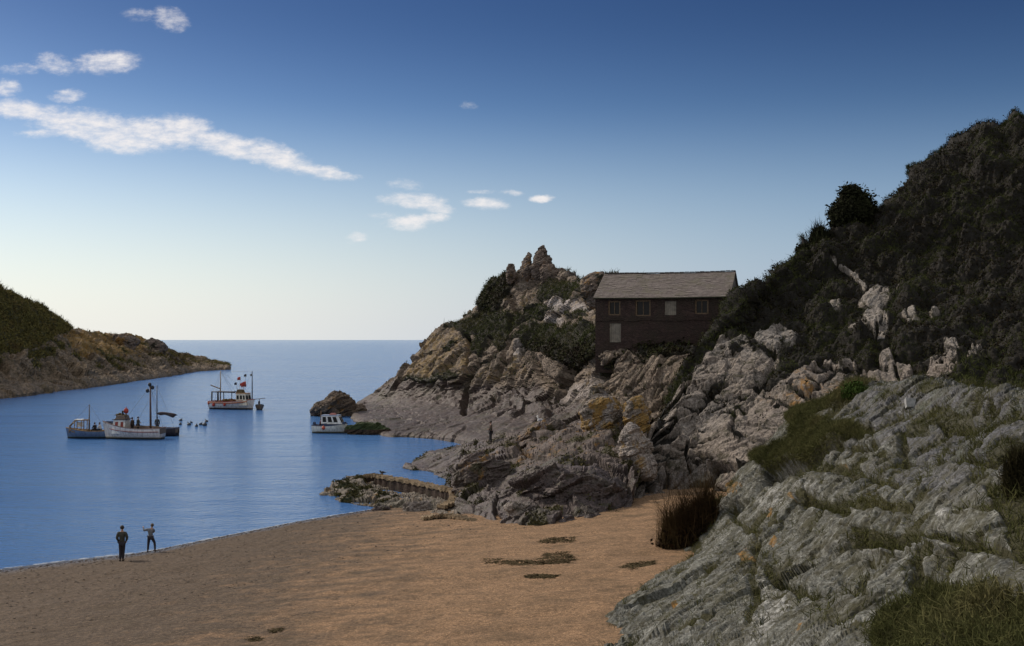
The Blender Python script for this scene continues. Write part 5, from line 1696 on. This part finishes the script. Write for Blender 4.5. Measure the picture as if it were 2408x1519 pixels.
M_oldwall2 = rock_mat('dark_masonry', (0.055, 0.032, 0.022), (0.035, 0.022, 0.018), (0.08, 0.052, 0.036), 2.0, bed=(0, 0, 0), streak=0.3, pale=(0.055, 0.034, 0.024))  # wall faces, darker than the coping
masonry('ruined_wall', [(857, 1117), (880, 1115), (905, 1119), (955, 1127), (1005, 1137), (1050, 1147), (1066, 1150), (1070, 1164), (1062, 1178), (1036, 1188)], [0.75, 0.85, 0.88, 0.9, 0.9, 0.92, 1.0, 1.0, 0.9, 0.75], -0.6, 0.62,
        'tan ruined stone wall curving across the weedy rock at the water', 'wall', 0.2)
masonry('stone_kerb', [(993, 1216), (1024, 1210), (1052, 1209), (1080, 1213), (1110, 1222), (1142, 1235)], [0.85, 0.95, 1.0, 1.05, 1.0, 0.85], 0.2, 0.45, 'low curved stone kerb half buried in the sand below the ruined wall', 'kerb', 0.16)
p0 = pick(2140, 951, [oc], 8) or W(2140, 951, 40)
pl = MB()
pl.prism([(-0.16, -0.03, -0.15), (0.15, -0.03, -0.13), (0.17, -0.03, 0.16), (-0.14, -0.03, 0.15)], (0, 0, 0), (0, 0.12, 0))
o = pl.build('stone_plate', plain('pale_plate', (0.30, 0.30, 0.29), 0.8, 0.25, 12), None, False, (p0[0], p0[1] - 0.05, p0[2] + 0.05))
o.rotation_euler = (-0.5, 0.05, 0.1)
o.scale = (1.0, 1.0, 1.0)
tag(o, 'small pale square plate set on the bluish rock of the outcrop', 'plate')


def on_sand(x, y):
    D = Dz(y, 0.2)
    for _ in range(6):
        D = Dz(y, float(beach_z(np.array([(x - CX) / F * D]), np.array([D]))[0]))
    return np.array(((x - CX) / F * D, D, H + (HY - y) / F * D))


pA = on_sand(287, 1320)
put_person(0, pA, 0.15)
pB = on_sand(354, 1298)
put_person(1, pB, 0.25)
q = pick(1153, 1042, [R['headland'], R['shore_rocks']], 5)
put_person(2, (q[0], q[1], q[2] - 0.03), 1.9)


# ------------------------------------------------------------------ boats
def hull(root, L, B, fs, fb, mat, deck_mat, rail_mat, tr=0.8, rake=0.35, draft=0.35, deck_z=0.35, sheer_p=2.0, full=2.3):
    nt_, nk = 30, 10
    hl_, inn = [], []
    V, Fc = [], []

    def bw(t):
        a = B / 2 * (tr + (1 - tr) * math.sin(min(t / 0.45, 1) * math.pi / 2))
        if t > 0.45:
            a *= max(0.0, 1 - ((t - 0.45) / 0.55) ** full)
        return max(a, 0.015)

    def sh(t):
        m_ = 0.3
        return fs + (fb - fs) * max(0, (t - m_) / (1 - m_)) ** sheer_p + 0.06 * max(0, (m_ - t) / m_) ** 2

    def pt(t, k, sgn):
        s = sh(t)
        z = -draft * (1 - 0.5 * t ** 4) + (s + draft * (1 - 0.5 * t ** 4)) * k
        y = bw(t) * (1 - (1 - k) ** (2.6 - 1.2 * t)) ** (0.75 + 0.5 * t)
        return (-L / 2 + (L - rake) * t + rake * t ** 6 * max(0, z / max(s, .1)), sgn * y, z)
    for i in range(nt_ + 1):
        t = i / nt_
        ring = [pt(t, 1 - j / nk, -1) for j in range(nk)] + [pt(t, j / nk, 1) for j in range(nk + 1)]
        V += ring
    n = 2 * nk + 1
    for i in range(nt_):
        for j in range(n - 1):
            Fc.append((i * n + j, i * n + j + 1, (i + 1) * n + j + 1, (i + 1) * n + j))
    Fc.append(tuple(range(n - 1, -1, -1)))
    b_ = MB()
    b_.add(V, Fc)
    b_.build('hull', mat, root, True)
    # inner side, deck and rail
    V, Fc = [], []
    for i in range(nt_ + 1):
        t = i / nt_
        x, y, z = pt(t, 1, 1)
        yi = max(y - 0.07, 0.005)
        dz_ = min(deck_z, z - 0.05)
        dr_ = draft * (1 - 0.5 * t ** 4)
        p_ = pt(t, (dz_ + dr_) / (z + dr_), 1)
        yd = max(min(p_[1] - 0.07, yi), 0.004)
        V += [(x, -yi, z), (p_[0] - 0.05, -yd, dz_), (p_[0] - 0.05, yd, dz_), (x, yi, z)]
    for i in range(nt_):
        for j in range(3):
            a = i * 4 + j
            Fc.append((a, a + 4, a + 5, a + 1))
    Fc.append((0, 1, 2, 3))
    d_ = MB()
    d_.add(V, Fc)
    d_.build('deck', deck_mat, root)
    r_ = MB()
    for sgn in (-1, 1):
        r_.tube([(pt(i / nt_, 1, sgn)[0], pt(i / nt_, 1, sgn)[1] - sgn * .02, pt(i / nt_, 1, sgn)[2] + .015) for i in range(nt_ + 1)], 0.05, 6)
    a, b = pt(0, 1, -1), pt(0, 1, 1)
    r_.tube([(a[0] + .02, a[1], a[2]), (b[0] + .02, b[1], b[2])], 0.05, 6)
    r_.build('gunwale', rail_mat, root)
    return pt


def cabin(root, name, x0, x1, w, z0, z1, mat, roof_mat, wins_side, front=0.15, roof_over=0.1, pane=M_glass, wh=(0.45, 0.85)):
    """wheelhouse with slanting front at the x1 end; windows on both sides and in front"""
    b_ = MB()
    tp = w * 0.92
    b_.add([(x0, -w / 2, z0), (x1, -w / 2, z0), (x1, w / 2, z0), (x0, w / 2, z0), (x0, -tp / 2, z1), (x1 - front, -tp / 2, z1), (x1 - front, tp / 2, z1), (x0, tp / 2, z1)],
           [(0, 3, 2, 1), (4, 5, 6, 7), (0, 1, 5, 4), (1, 2, 6, 5), (2, 3, 7, 6), (3, 0, 4, 7)])
    c_ = b_.build(name, mat, root)
    h_ = z1 - z0
    za, zb_ = z0 + h_ * wh[0], z0 + h_ * wh[1]
    for fa, fb_ in wins_side:
        for sgn in (-1, 1):
            lx = lambda f_, z: x0 + (x1 - front * (z - z0) / h_ - x0) * f_
            ly = lambda z: sgn * (w / 2 + (tp - w) / 2 * (z - z0) / h_ + 0.012)
            q_ = [(lx(fa, za), ly(za), za), (lx(fb_, za), ly(za), za), (lx(fb_, zb_), ly(zb_), zb_), (lx(fa, zb_), ly(zb_), zb_)]
            MB().prism(q_, (0, 0, 0), (0, -sgn * 0.03, 0)).build('window', pane, c_)
    fx = lambda z: x1 - front * (z - z0) / h_ + 0.012
    for s_ in (-1, 1):
        q_ = [(fx(za), s_ * 0.05 * w, za), (fx(za), s_ * 0.42 * w, za), (fx(zb_), s_ * 0.40 * w, zb_), (fx(zb_), s_ * 0.05 * w, zb_)]
        MB().prism(q_, (0, 0, 0), (-0.03, 0, 0)).build('windscreen', M_glass, c_)
    MB().box(((x0 + x1 - front) / 2, 0, z1 + 0.035), (x1 - front - x0 + 2 * roof_over, tp + 2 * roof_over, 0.065), 0, 0.96).build('roof', roof_mat, root)
    return c_


def at_sea(x, y):
    D = Dz(y, 0)
    return ((x - CX) / F * D, D, 0.0)


def world_pt(root, p):
    c, s = math.cos(root.rotation_euler.z), math.sin(root.rotation_euler.z)
    k = 1.07 if root.name == 'fishing_boat.002' else 1.0
    return (root.location.x + k * (c * p[0] - s * p[1]), root.location.y + k * (s * p[0] + c * p[1]), root.location.z + k * p[2])


def clutter(root, name, x0, x1, y0, y1, z, n, mats, mx=0.3):
    """nets, coils and gear heaped on deck as one loose pile"""
    b_ = MB()
    for _ in range(n):
        x, y = random.uniform(x0, x1), random.uniform(y0, y1)
        s = random.uniform(0.08, mx)
        b_.ball((x, y, z + s * 0.5 + random.random() * mx * 0.8), (s, s * random.uniform(.6, 1), s * random.uniform(.4, .8)), 8, 5)
    return b_.build(name, mats, root, True)


def mast(root, name, p, top, r, mat, rig=()):
    o_ = MB().tube([p, ((p[0] + top[0]) / 2, (p[1] + top[1]) / 2, (p[2] + top[2]) / 2), top], [r, r * .85, r * .55], 8).build(name, mat, root, True)
    for k, e_ in enumerate(rig):
        MB().tube([top, e_], 0.012, 4).build('stay', M_steel, o_)
    return o_


def fender(root, p, r, label, mat=M_orange):
    b_ = MB()
    b_.ball((0, 0, 0), (r, r, r * 1.15), 14, 10)
    b_.tube([(0, 0, r), (0, 0, r * 1.6)], r * 0.2, 6)
    o_ = b_.build('float', mat, None, True, world_pt(root, p))
    tag(o_, label, 'float')
    return o_


def flag(root, p, h_, lean, size, mat, label):
    e_ = empty('marker_flag', world_pt(root, p), root.rotation_euler.z)
    tag(e_, label, 'marker flag')
    top = (lean[0] * h_, lean[1] * h_, h_)
    MB().tube([(0, 0, 0), top], [0.03, 0.02], 6).build('pole', M_tan, e_)
    b_ = MB()
    V, Fc = [], []
    n = 8
    for i in range(n + 1):
        u = i / n
        for v_ in (0, .5, 1):
            V.append((top[0] - size * u * .9, top[1] + 0.14 * size * math.sin(u * 5 + v_), top[2] - size * (v_ * (1 - .25 * u)) - .35 * size * u * u))
    for i in range(n):
        for v_ in range(2):
            a = i * 3 + v_
            Fc.append((a, a + 3, a + 4, a + 1))
    b_.add(V, Fc)
    o_ = b_.build('flag', mat, e_, True)
    sm = o_.modifiers.new('cloth_thickness', 'SOLIDIFY')
    sm.thickness = 0.012
    return e_


# white fishing boat, bow to the left
bt = empty('fishing_boat', at_sea(312, 1032), math.pi - 0.06)
tag(bt, 'white-hulled fishing boat with small white wheelhouse and tall brown mizzen mast', 'fishing boat', 'moored boats')
HM = hull_mat('white_hull', (0.80, 0.74, 0.68), (0.03, 0.024, 0.016), (0.34, 0.30, 0.20), 0.14, 0.24)
hull(bt, 6.5, 2.4, 1.12, 1.85, HM, M_wood, plain('brown_rail', (0.22, 0.15, 0.13), 0.6, 0.3, 5), tr=0.82, rake=0.35, deck_z=0.6)
MB().tube([(-3.15, -1.02, .82), (-1.5, -1.205, .80), (0, -1.21, .84), (1.2, -1.07, .95), (2.2, -.76, 1.12)], 0.035, 6).build('rubbing_strake', M_paint_red, bt)
MB().tube([(-3.15, 1.02, .82), (-1.5, 1.205, .80), (0, 1.21, .84), (1.2, 1.07, .95), (2.2, .76, 1.12)], 0.035, 6).build('rubbing_strake', M_paint_red, bt)
cabin(bt, 'wheelhouse', 0.55, 2.0, 1.5, 0.6, 2.05, M_paint_white, M_paint_dark, ((0.14, 0.36), (0.58, 0.82)), 0.2, 0.12, M_paint_red, (0.42, 0.86))
MB().box((1.1, 0, 2.3), (1.1, 1.3, 0.4), 0, 0.8).build('roof_rack', M_wood, bt)
clutter(bt, 'roof_gear', 0.55, 1.9, -.5, .5, 2.35, 14, M_rope, 0.22)
MB().tube([(1.0, 0.2, 2.1), (1.0, 0.2, 3.0)], 0.1, 10).build('exhaust', M_black, bt)
MB().box((2.55, 0, 1.75), (0.7, 0.5, 0.25), 0, .8).build('anchor_locker', M_paint_navy, bt)
mast(bt, 'mast', (-1.95, 0, 0.6), (-1.9, 0, 5.6), 0.12, plain('brown_spar', (0.10, 0.055, 0.045), 0.6, 0.3, 4), [(-3.1, .5, 1.2), (0.6, .5, 2.1), (-3.1, -.5, 1.2)])
rd = MB()
for px_, pz_ in ((-1.85, 5.75), (-2.15, 5.45), (-1.6, 5.1)):
    rd.ball((px_, 0, pz_), (0.2, 0.12, 0.22), 10, 8)
rd.tube([(-1.9, 0, 5.0), (-1.9, 0, 5.9)], 0.05)
rd.build('masthead_lamp', M_black, bt, True)
clutter(bt, 'net_heap', -0.6, 0.5, -.7, .7, 0.7, 22, M_rope, 0.32)
clutter(bt, 'coiled_rope', -3.0, -2.2, -.7, .7, 0.75, 12, M_rope, 0.25)
MB().tube([(-3.0, 0, 1.25), (-2.0, 0, 1.35), (-0.4, 0, 1.3)], 0.06).build('boom', M_wood, bt)
fender(bt, (0.75, -0.1, 2.95), 0.26, 'red float on top of the wheelhouse of the white fishing boat', M_redcloth)
put_person(3, world_pt(bt, (-0.02, 0.15, 0.6)), 1.2)
put_person(4, world_pt(bt, (-0.5, -0.2, 0.6)), -1.6)

# blue boat, bow to the left
bb = empty('fishing_boat', at_sea(206, 1030.5), math.pi + 0.10)
tag(bb, 'small blue open boat with tan cuddy frame and thin mast', 'fishing boat', 'moored boats')
hull(bb, 4.5, 1.8, 0.78, 1.15, hull_mat('blue_hull', (0.13, 0.19, 0.30), (0.025, 0.02, 0.014), (0.10, 0.16, 0.18), 0.16, 0.24), M_tan, M_tan, tr=0.8, rake=0.2, deck_z=0.4)
fr_ = MB()
for x in (1.85, 1.25, 0.55, -0.05):
    top = 1.95 if x < 1.8 else 1.35
    for y in (-.55, .55):
        fr_.tube([(x, y * (1 if x < 1.8 else .5), 0.6), (x - 0.05, y * .8 * (1 if x < 1.8 else .5), top)], 0.05, 6)
    fr_.tube([(x - 0.05, -.45, top), (x - 0.05, .45, top)], 0.05, 6)
for y in (-.44, .44):
    fr_.tube([(1.8, y * .5, 1.35), (1.2, y, 1.95), (-0.1, y, 1.95)], 0.05, 6)
cf = fr_.build('cuddy_frame', M_tan, bb)
MB().box((0.85, 0, 2.0), (0.8, 0.95, 0.07)).build('cuddy_roof', M_paint_white, bb)
MB().box((0.9, -0.47, 1.45), (0.55, 0.03, 0.5)).build('side_screen', M_paint_white, bb)
clutter(bb, 'net_heap', -0.1, 1.7, -.55, .55, 0.6, 26, plain('tan_net', (0.30, 0.19, 0.08), 0.95, 0.5, 9), 0.24)
mast(bb, 'mast', (-0.15, 0, 0.4), (-0.18, 0, 3.6), 0.075, M_wood, [(1.9, 0, 1.2), (-2.0, .4, .9)])
MB().ball((0.1, -0.91, 0.55), (0.13, 0.05, 0.13), 12, 8).build('hull_badge', M_paint_white, bb)
put_person(5, world_pt(bb, (-0.75, -0.1, 0.42)), 1.0)
put_person(6, world_pt(bb, (-1.3, 0.0, 0.42)), 1.4)

# dark sailing boat behind the white one, stern to the right
bk = empty('sailing_boat', at_sea(366, 1024), math.pi - 0.10)
tag(bk, 'dark open sailing boat with furled sail lying behind the white boat', 'sailing boat', 'moored boats')
hull(bk, 4.9, 1.8, 0.80, 1.1, hull_mat('dark_hull', (0.045, 0.035, 0.038), (0.02, 0.014, 0.012), (0.03, 0.03, 0.05), 0.1, 0.16), M_wood, M_paint_navy, tr=0.72, rake=0.3, deck_z=0.35)
mast(bk, 'mast', (-0.15, 0, 0.3), (-0.15, 0, 5.5), 0.075, plain('blue_grey_spar', (0.08, 0.10, 0.14), 0.5, 0.2, 4), [(2.3, 0, 1.1), (-2.3, .4, .9)])
MB().tube([(-0.2, 0, 2.35), (-2.45, 0, 2.25)], 0.05, 6).build('boom', M_wood, bk)
sf = MB()
sf.tube([(-0.25, 0, 2.42), (-0.6, 0, 2.40), (-1.0, 0, 2.44), (-1.5, 0, 2.34), (-2.0, 0, 2.20), (-2.35, 0, 2.30)], [0.10, 0.20, 0.15, 0.19, 0.26, 0.06], 10)
sf.build('furled_sail', M_sail, bk, True)
MB().prism([(-2.45, -.02, .1), (-2.62, -.02, .75), (-2.72, -.02, .75), (-2.62, -.02, -.3), (-2.45, -.02, -.3)], (0, 0, 0), (0, .04, 0)).build('rudder', M_paint_dark, bk)
clutter(bk, 'gear_heap', -2.1, -0.9, -.5, .5, 0.5, 20, plain('mixed_gear', (0.16, 0.15, 0.13), 0.8, 0.6, 4), 0.26)
put_person(7, world_pt(bk, (-0.05, -0.3, 0.36)), 0.3)

M_orangebrown = plain('orange_brown_paint', (0.42, 0.13, 0.05), 0.5, 0.3, 4)
# white boat with red marker flags, bow to the right
bf = empty('fishing_boat', at_sea(548, 962), -0.30)
tag(bf, 'white fishing boat with red marker flags and red rail, farthest boat out', 'fishing boat', 'moored boats')
hull(bf, 6.9, 2.5, 1.05, 1.45, hull_mat('pale_hull', (0.80, 0.74, 0.67), (0.04, 0.026, 0.018), (0.10, 0.07, 0.045), 0.10, 0.2), M_wood, M_paint_red, tr=0.82, rake=0.3, deck_z=0.55)
cabin(bf, 'wheelhouse', 0.9, 2.6, 1.6, 0.6, 2.25, plain('cream_paint', (0.82, 0.72, 0.55), 0.5, 0.2, 3), plain('orange_brown_roof', (0.42, 0.22, 0.08), 0.6, 0.3, 4), ((0.08, 0.30), (0.42, 0.64), (0.74, 0.92)), 0.25, 0.1, M_glass, (0.5, 0.85))
MB().box((1.2, 0, 2.55), (1.0, 0.9, 0.5), 0, .7).build('roof_locker', M_rope, bf)
gl = MB()
for x in (-2.9, -2.0, 0.3):
    for y in (-.85, .85):
        gl.tube([(x, y, 0.6), (x, y * .95, 2.45)], 0.1 if x < -2.5 else 0.06, 6)
for y in (-.82, .82):
    gl.tube([(-2.95, y, 2.45), (0.8, y, 2.38)], 0.07, 6)
gl.build('gallows', plain('tarred_timber', (0.04, 0.03, 0.025), 0.7, 0.4, 6), bf)
MB().box((-1.3, 0, 2.46), (2.6, 1.6, 0.06)).build('awning', M_paint_dark, bf)
clutter(bf, 'net_heap', -2.0, 0.6, -.8, .8, 0.8, 46, plain('brown_net', (0.20, 0.085, 0.04), 0.95, 0.6, 6), 0.42)
clutter(bf, 'rope_pile', -1.2, 0.0, -.8, .0, 1.2, 22, plain('yellow_rope', (0.25, 0.18, 0.05), 0.9, 0.5, 6), 0.2)
mast(bf, 'mast', (-2.05, 0, 0.6), (-2.0, 0, 5.4), 0.1, plain('pale_spar', (0.34, 0.27, 0.20), 0.6, 0.2, 4), [(-3.3, .6, 1.2), (2.6, 0, 2.4)])
MB().tube([(-2.05, 0, 2.85), (-3.6, 0, 3.35)], 0.08, 6).build('boom', M_tan, bf)
mast(bf, 'foremast', (3.05, 0, 1.0), (3.05, 0, 5.4), 0.085, M_black, [(1.4, .5, 2.3)])
MB().box((2.92, 0, 4.85), (0.3, 0.1, 0.26)).build('masthead_lamp', M_black, bf)
flag(bf, (1.15, -.15, 2.7), 2.05, (0.06, 0.0), 0.55, M_redcloth, 'red flag highest in the cluster on the white flagged boat')
flag(bf, (1.65, -.1, 2.7), 1.35, (0.36, 0.0), 0.85, M_redcloth, 'largest orange-red flag, nearest the dark foremast')
flag(bf, (1.25, .15, 2.7), 1.15, (0.22, 0.0), 0.5, M_redcloth, 'small red flag lowest in the cluster above the wheelhouse')
flag(bf, (1.5, .2, 2.7), 2.45, (0.22, 0.0), 0.42, M_black_cloth, 'black flag at the very top of the flag cluster')
flag(bf, (0.7, 0, 2.4), 1.5, (-0.1, 0.0), 0.4, M_black_cloth, 'black flag standing apart, aft of the red ones')
fender(bf, (-3.3, -1.0, 0.85), 0.2, 'red float hanging at the stern quarter of the flagged boat', M_redcloth)
fender(bf, (-2.35, -1.28, 0.62), 0.22, 'red float hanging amidships aft on the flagged boat side', M_redcloth)
fender(bf, (-0.55, -1.36, 0.68), 0.2, 'red float hanging below the net heap of the flagged boat', M_redcloth)
for sgn in (-1, 1):
    MB().tube([(-3.4, sgn * 1.06, .93), (-1.5, sgn * 1.235, .90), (0.2, sgn * 1.255, .90), (1.6, sgn * 1.03, 1.0), (2.6, sgn * .68, 1.14)], 0.085, 6).build('rubbing_strake', M_orangebrown, bf)
for e_ in ((-3.3, -.9, 1.1), (0.9, -.6, 2.35), (-0.6, .7, 2.45)):
    MB().tube([(-2.0, 0, 5.3), e_], 0.014, 4).build('stay', M_steel, bf)
MB().tube([(3.05, 0, 5.3), (-2.0, 0, 5.35)], 0.014, 4).build('stay', M_steel, bf)
bf.scale = (1.07, 1.07, 1.07)
# tender lying astern of her bow
td = empty('tender', at_sea(611, 963), -1.25)
tag(td, 'stubby tan tender with black outboard tied beside the flagged boat', 'dinghy', 'moored boats')
hull(td, 2.7, 1.25, 0.62, 0.85, hull_mat('tan_hull', (0.20, 0.135, 0.075), (0.05, 0.03, 0.018), (0.12, 0.08, 0.05), 0.08, 0.14), M_wood, M_black, tr=0.75, rake=0.2, deck_z=0.2)
ob = MB()
ob.box((-1.05, 0, 1.0), (0.3, 0.3, 0.45), 0, .8)
ob.tube([(-1.4, 0, 0.75), (-1.45, 0, -0.2)], 0.07)
ob.tube([(-1.1, 0, 1.2), (-0.7, 0, 1.25)], 0.04)
ob.build('outboard', M_black, td)
MB().tube([(0.1, -.9, 1.55), (0.1, .8, 1.7)], 0.05, 6).build('oar', M_wood, td)
MB().tube([(0.1, -.1, 0.3), (0.1, -.1, 1.6)], 0.05, 6).build('crutch', M_black, td)

# white and blue cabin boat near the rocks, bow to the right
bc_ = empty('cabin_boat', at_sea(777, 1018), -0.12)
tag(bc_, 'little white and blue cabin boat moored by the islet rock', 'cabin boat', 'moored boats')
hull(bc_, 3.95, 1.7, 0.82, 1.12, hull_mat('cream_hull', (0.80, 0.77, 0.66), (0.035, 0.024, 0.014), (0.30, 0.27, 0.17), 0.1, 0.2), M_wood, M_paint_navy, tr=0.85, rake=0.1, deck_z=0.4, full=3.2)
cb = MB()
cb.prism([(-0.85, -.72, .82), (1.75, -.30, 1.0), (1.75, .30, 1.0), (-0.85, .72, .82)], (0, 0, 0), (0, 0, 0.26))
cb.build('coaming', M_paint_navy, bc_)
cabin(bc_, 'cabin', -0.9, 1.5, 1.25, 1.05, 1.98, M_paint_white, plain('pale_blue_roof', (0.25, 0.30, 0.40), 0.5, 0.2, 4), ((0.08, 0.26), (0.36, 0.56), (0.64, 0.84)), 0.45, 0.06, M_glass, (0.22, 0.86))
MB().box((0.3, 0, 2.14), (0.75, 0.5, 0.2), 0, .7).build('roof_raft', plain('faded_red', (0.42, 0.16, 0.13), 0.6, 0.2, 5), bc_)
mast(bc_, 'mast', (-1.15, 0.1, 0.5), (-1.1, 0.1, 2.5), 0.07, plain('rust_brown_spar', (0.14, 0.07, 0.03), 0.7, 0.3, 5))
MB().box((-1.85, 0, 0.95), (0.3, 0.35, 0.55), 0, .8).build('outboard', M_paint_navy, bc_)
fender(bc_, (-0.55, -0.9, 0.62), 0.19, 'orange float hanging on the side of the cabin boat')
put_person(8, world_pt(bc_, (-1.1, -0.2, 0.42)), -1.5)

# floats on the mooring line
spots = [(425, 989.5), (424, 998.6), (444.5, 1000), (450, 994.6), (462, 1003), (472, 999), (481.5, 1001), (485.5, 992)]
fl = None
for i, (x, y) in enumerate(spots):
    if fl is None:
        b_ = MB()
        b_.ball((0, 0, 0.08), (0.26, 0.2, 0.2), 12, 8)
        b_.tube([(0.1, 0, 0.2), (0.22, 0, 0.42)], [0.07, 0.04], 6)
        fl = o = b_.build('mooring_float', plain('dark_float', (0.05, 0.06, 0.075), 0.6, 0.3, 6), None, True)
    else:
        o = fl.copy()
        COL.objects.link(o)
    o.location = at_sea(x, y)
    o.rotation_euler = (0, 0, i * 1.3)
    s = (0.9, 0.85, 1.1, 0.7, 1.0, 0.9, 1.35, 0.9)[i]
    o.scale = (s, s, s)
    tag(o, 'small dark float bobbing on the water between the sailing boat and flagged boat', 'float', 'floats on the water')

# gull on the rocks, small bird on the wall
q = pick(1272, 988, [R['headland'], R['shore_rocks']], 6)
gu = empty('gull', q, -0.4)
tag(gu, 'white gull sitting on the rocks above the mossy boulder', 'gull')
b_ = MB()
b_.ball((0, 0, 0.17), (0.26, 0.14, 0.13), 14, 10)
b_.tube([(-0.17, 0, 0.22), (-0.22, 0, 0.36), (-0.23, 0, 0.44)], [0.07, 0.055, 0.06], 8)
b_.ball((-0.235, 0, 0.46), (0.075, 0.06, 0.06), 10, 8)
b_.tube([(-0.28, 0, 0.455), (-0.37, 0, 0.44)], [0.02, 0.008], 6)
b_.tube([(0.0, 0.04, 0.1), (0.0, 0.04, -0.1)], 0.015, 5)
b_.tube([(0.0, -0.04, 0.1), (0.0, -0.04, -0.1)], 0.015, 5)
b_.build('body', M_feather_white, gu, True)
w2 = MB()
for s in (-1, 1):
    w2.ball((0.1, s * 0.115, 0.2), (0.27, 0.035, 0.08), 12, 6)
w2.build('wings', M_feather_grey, gu, True)
q = at_sea(899, 1112)
D = Dz(1113, 0.95)
gb = empty('bird', ((899 - CX) / F * D, D, 0.88), 0.3)
tag(gb, 'small dark bird perched on the ruined wall', 'bird')
b_ = MB()
b_.ball((0, 0, 0.14), (0.17, 0.09, 0.09), 12, 8)
b_.ball((-0.15, 0, 0.23), (0.06, 0.05, 0.05), 10, 8)
b_.tube([(-0.19, 0, 0.23), (-0.26, 0, 0.22)], [0.015, 0.006], 5)
b_.tube([(0.1, 0, 0.15), (0.3, 0, 0.13)], [0.05, 0.02], 6)
b_.tube([(0, 0.03, 0.08), (0, 0.03, -0.02)], 0.01, 5)
b_.tube([(0, -0.03, 0.08), (0, -0.03, -0.02)], 0.01, 5)
b_.build('body', M_feather_dark, gb, True)
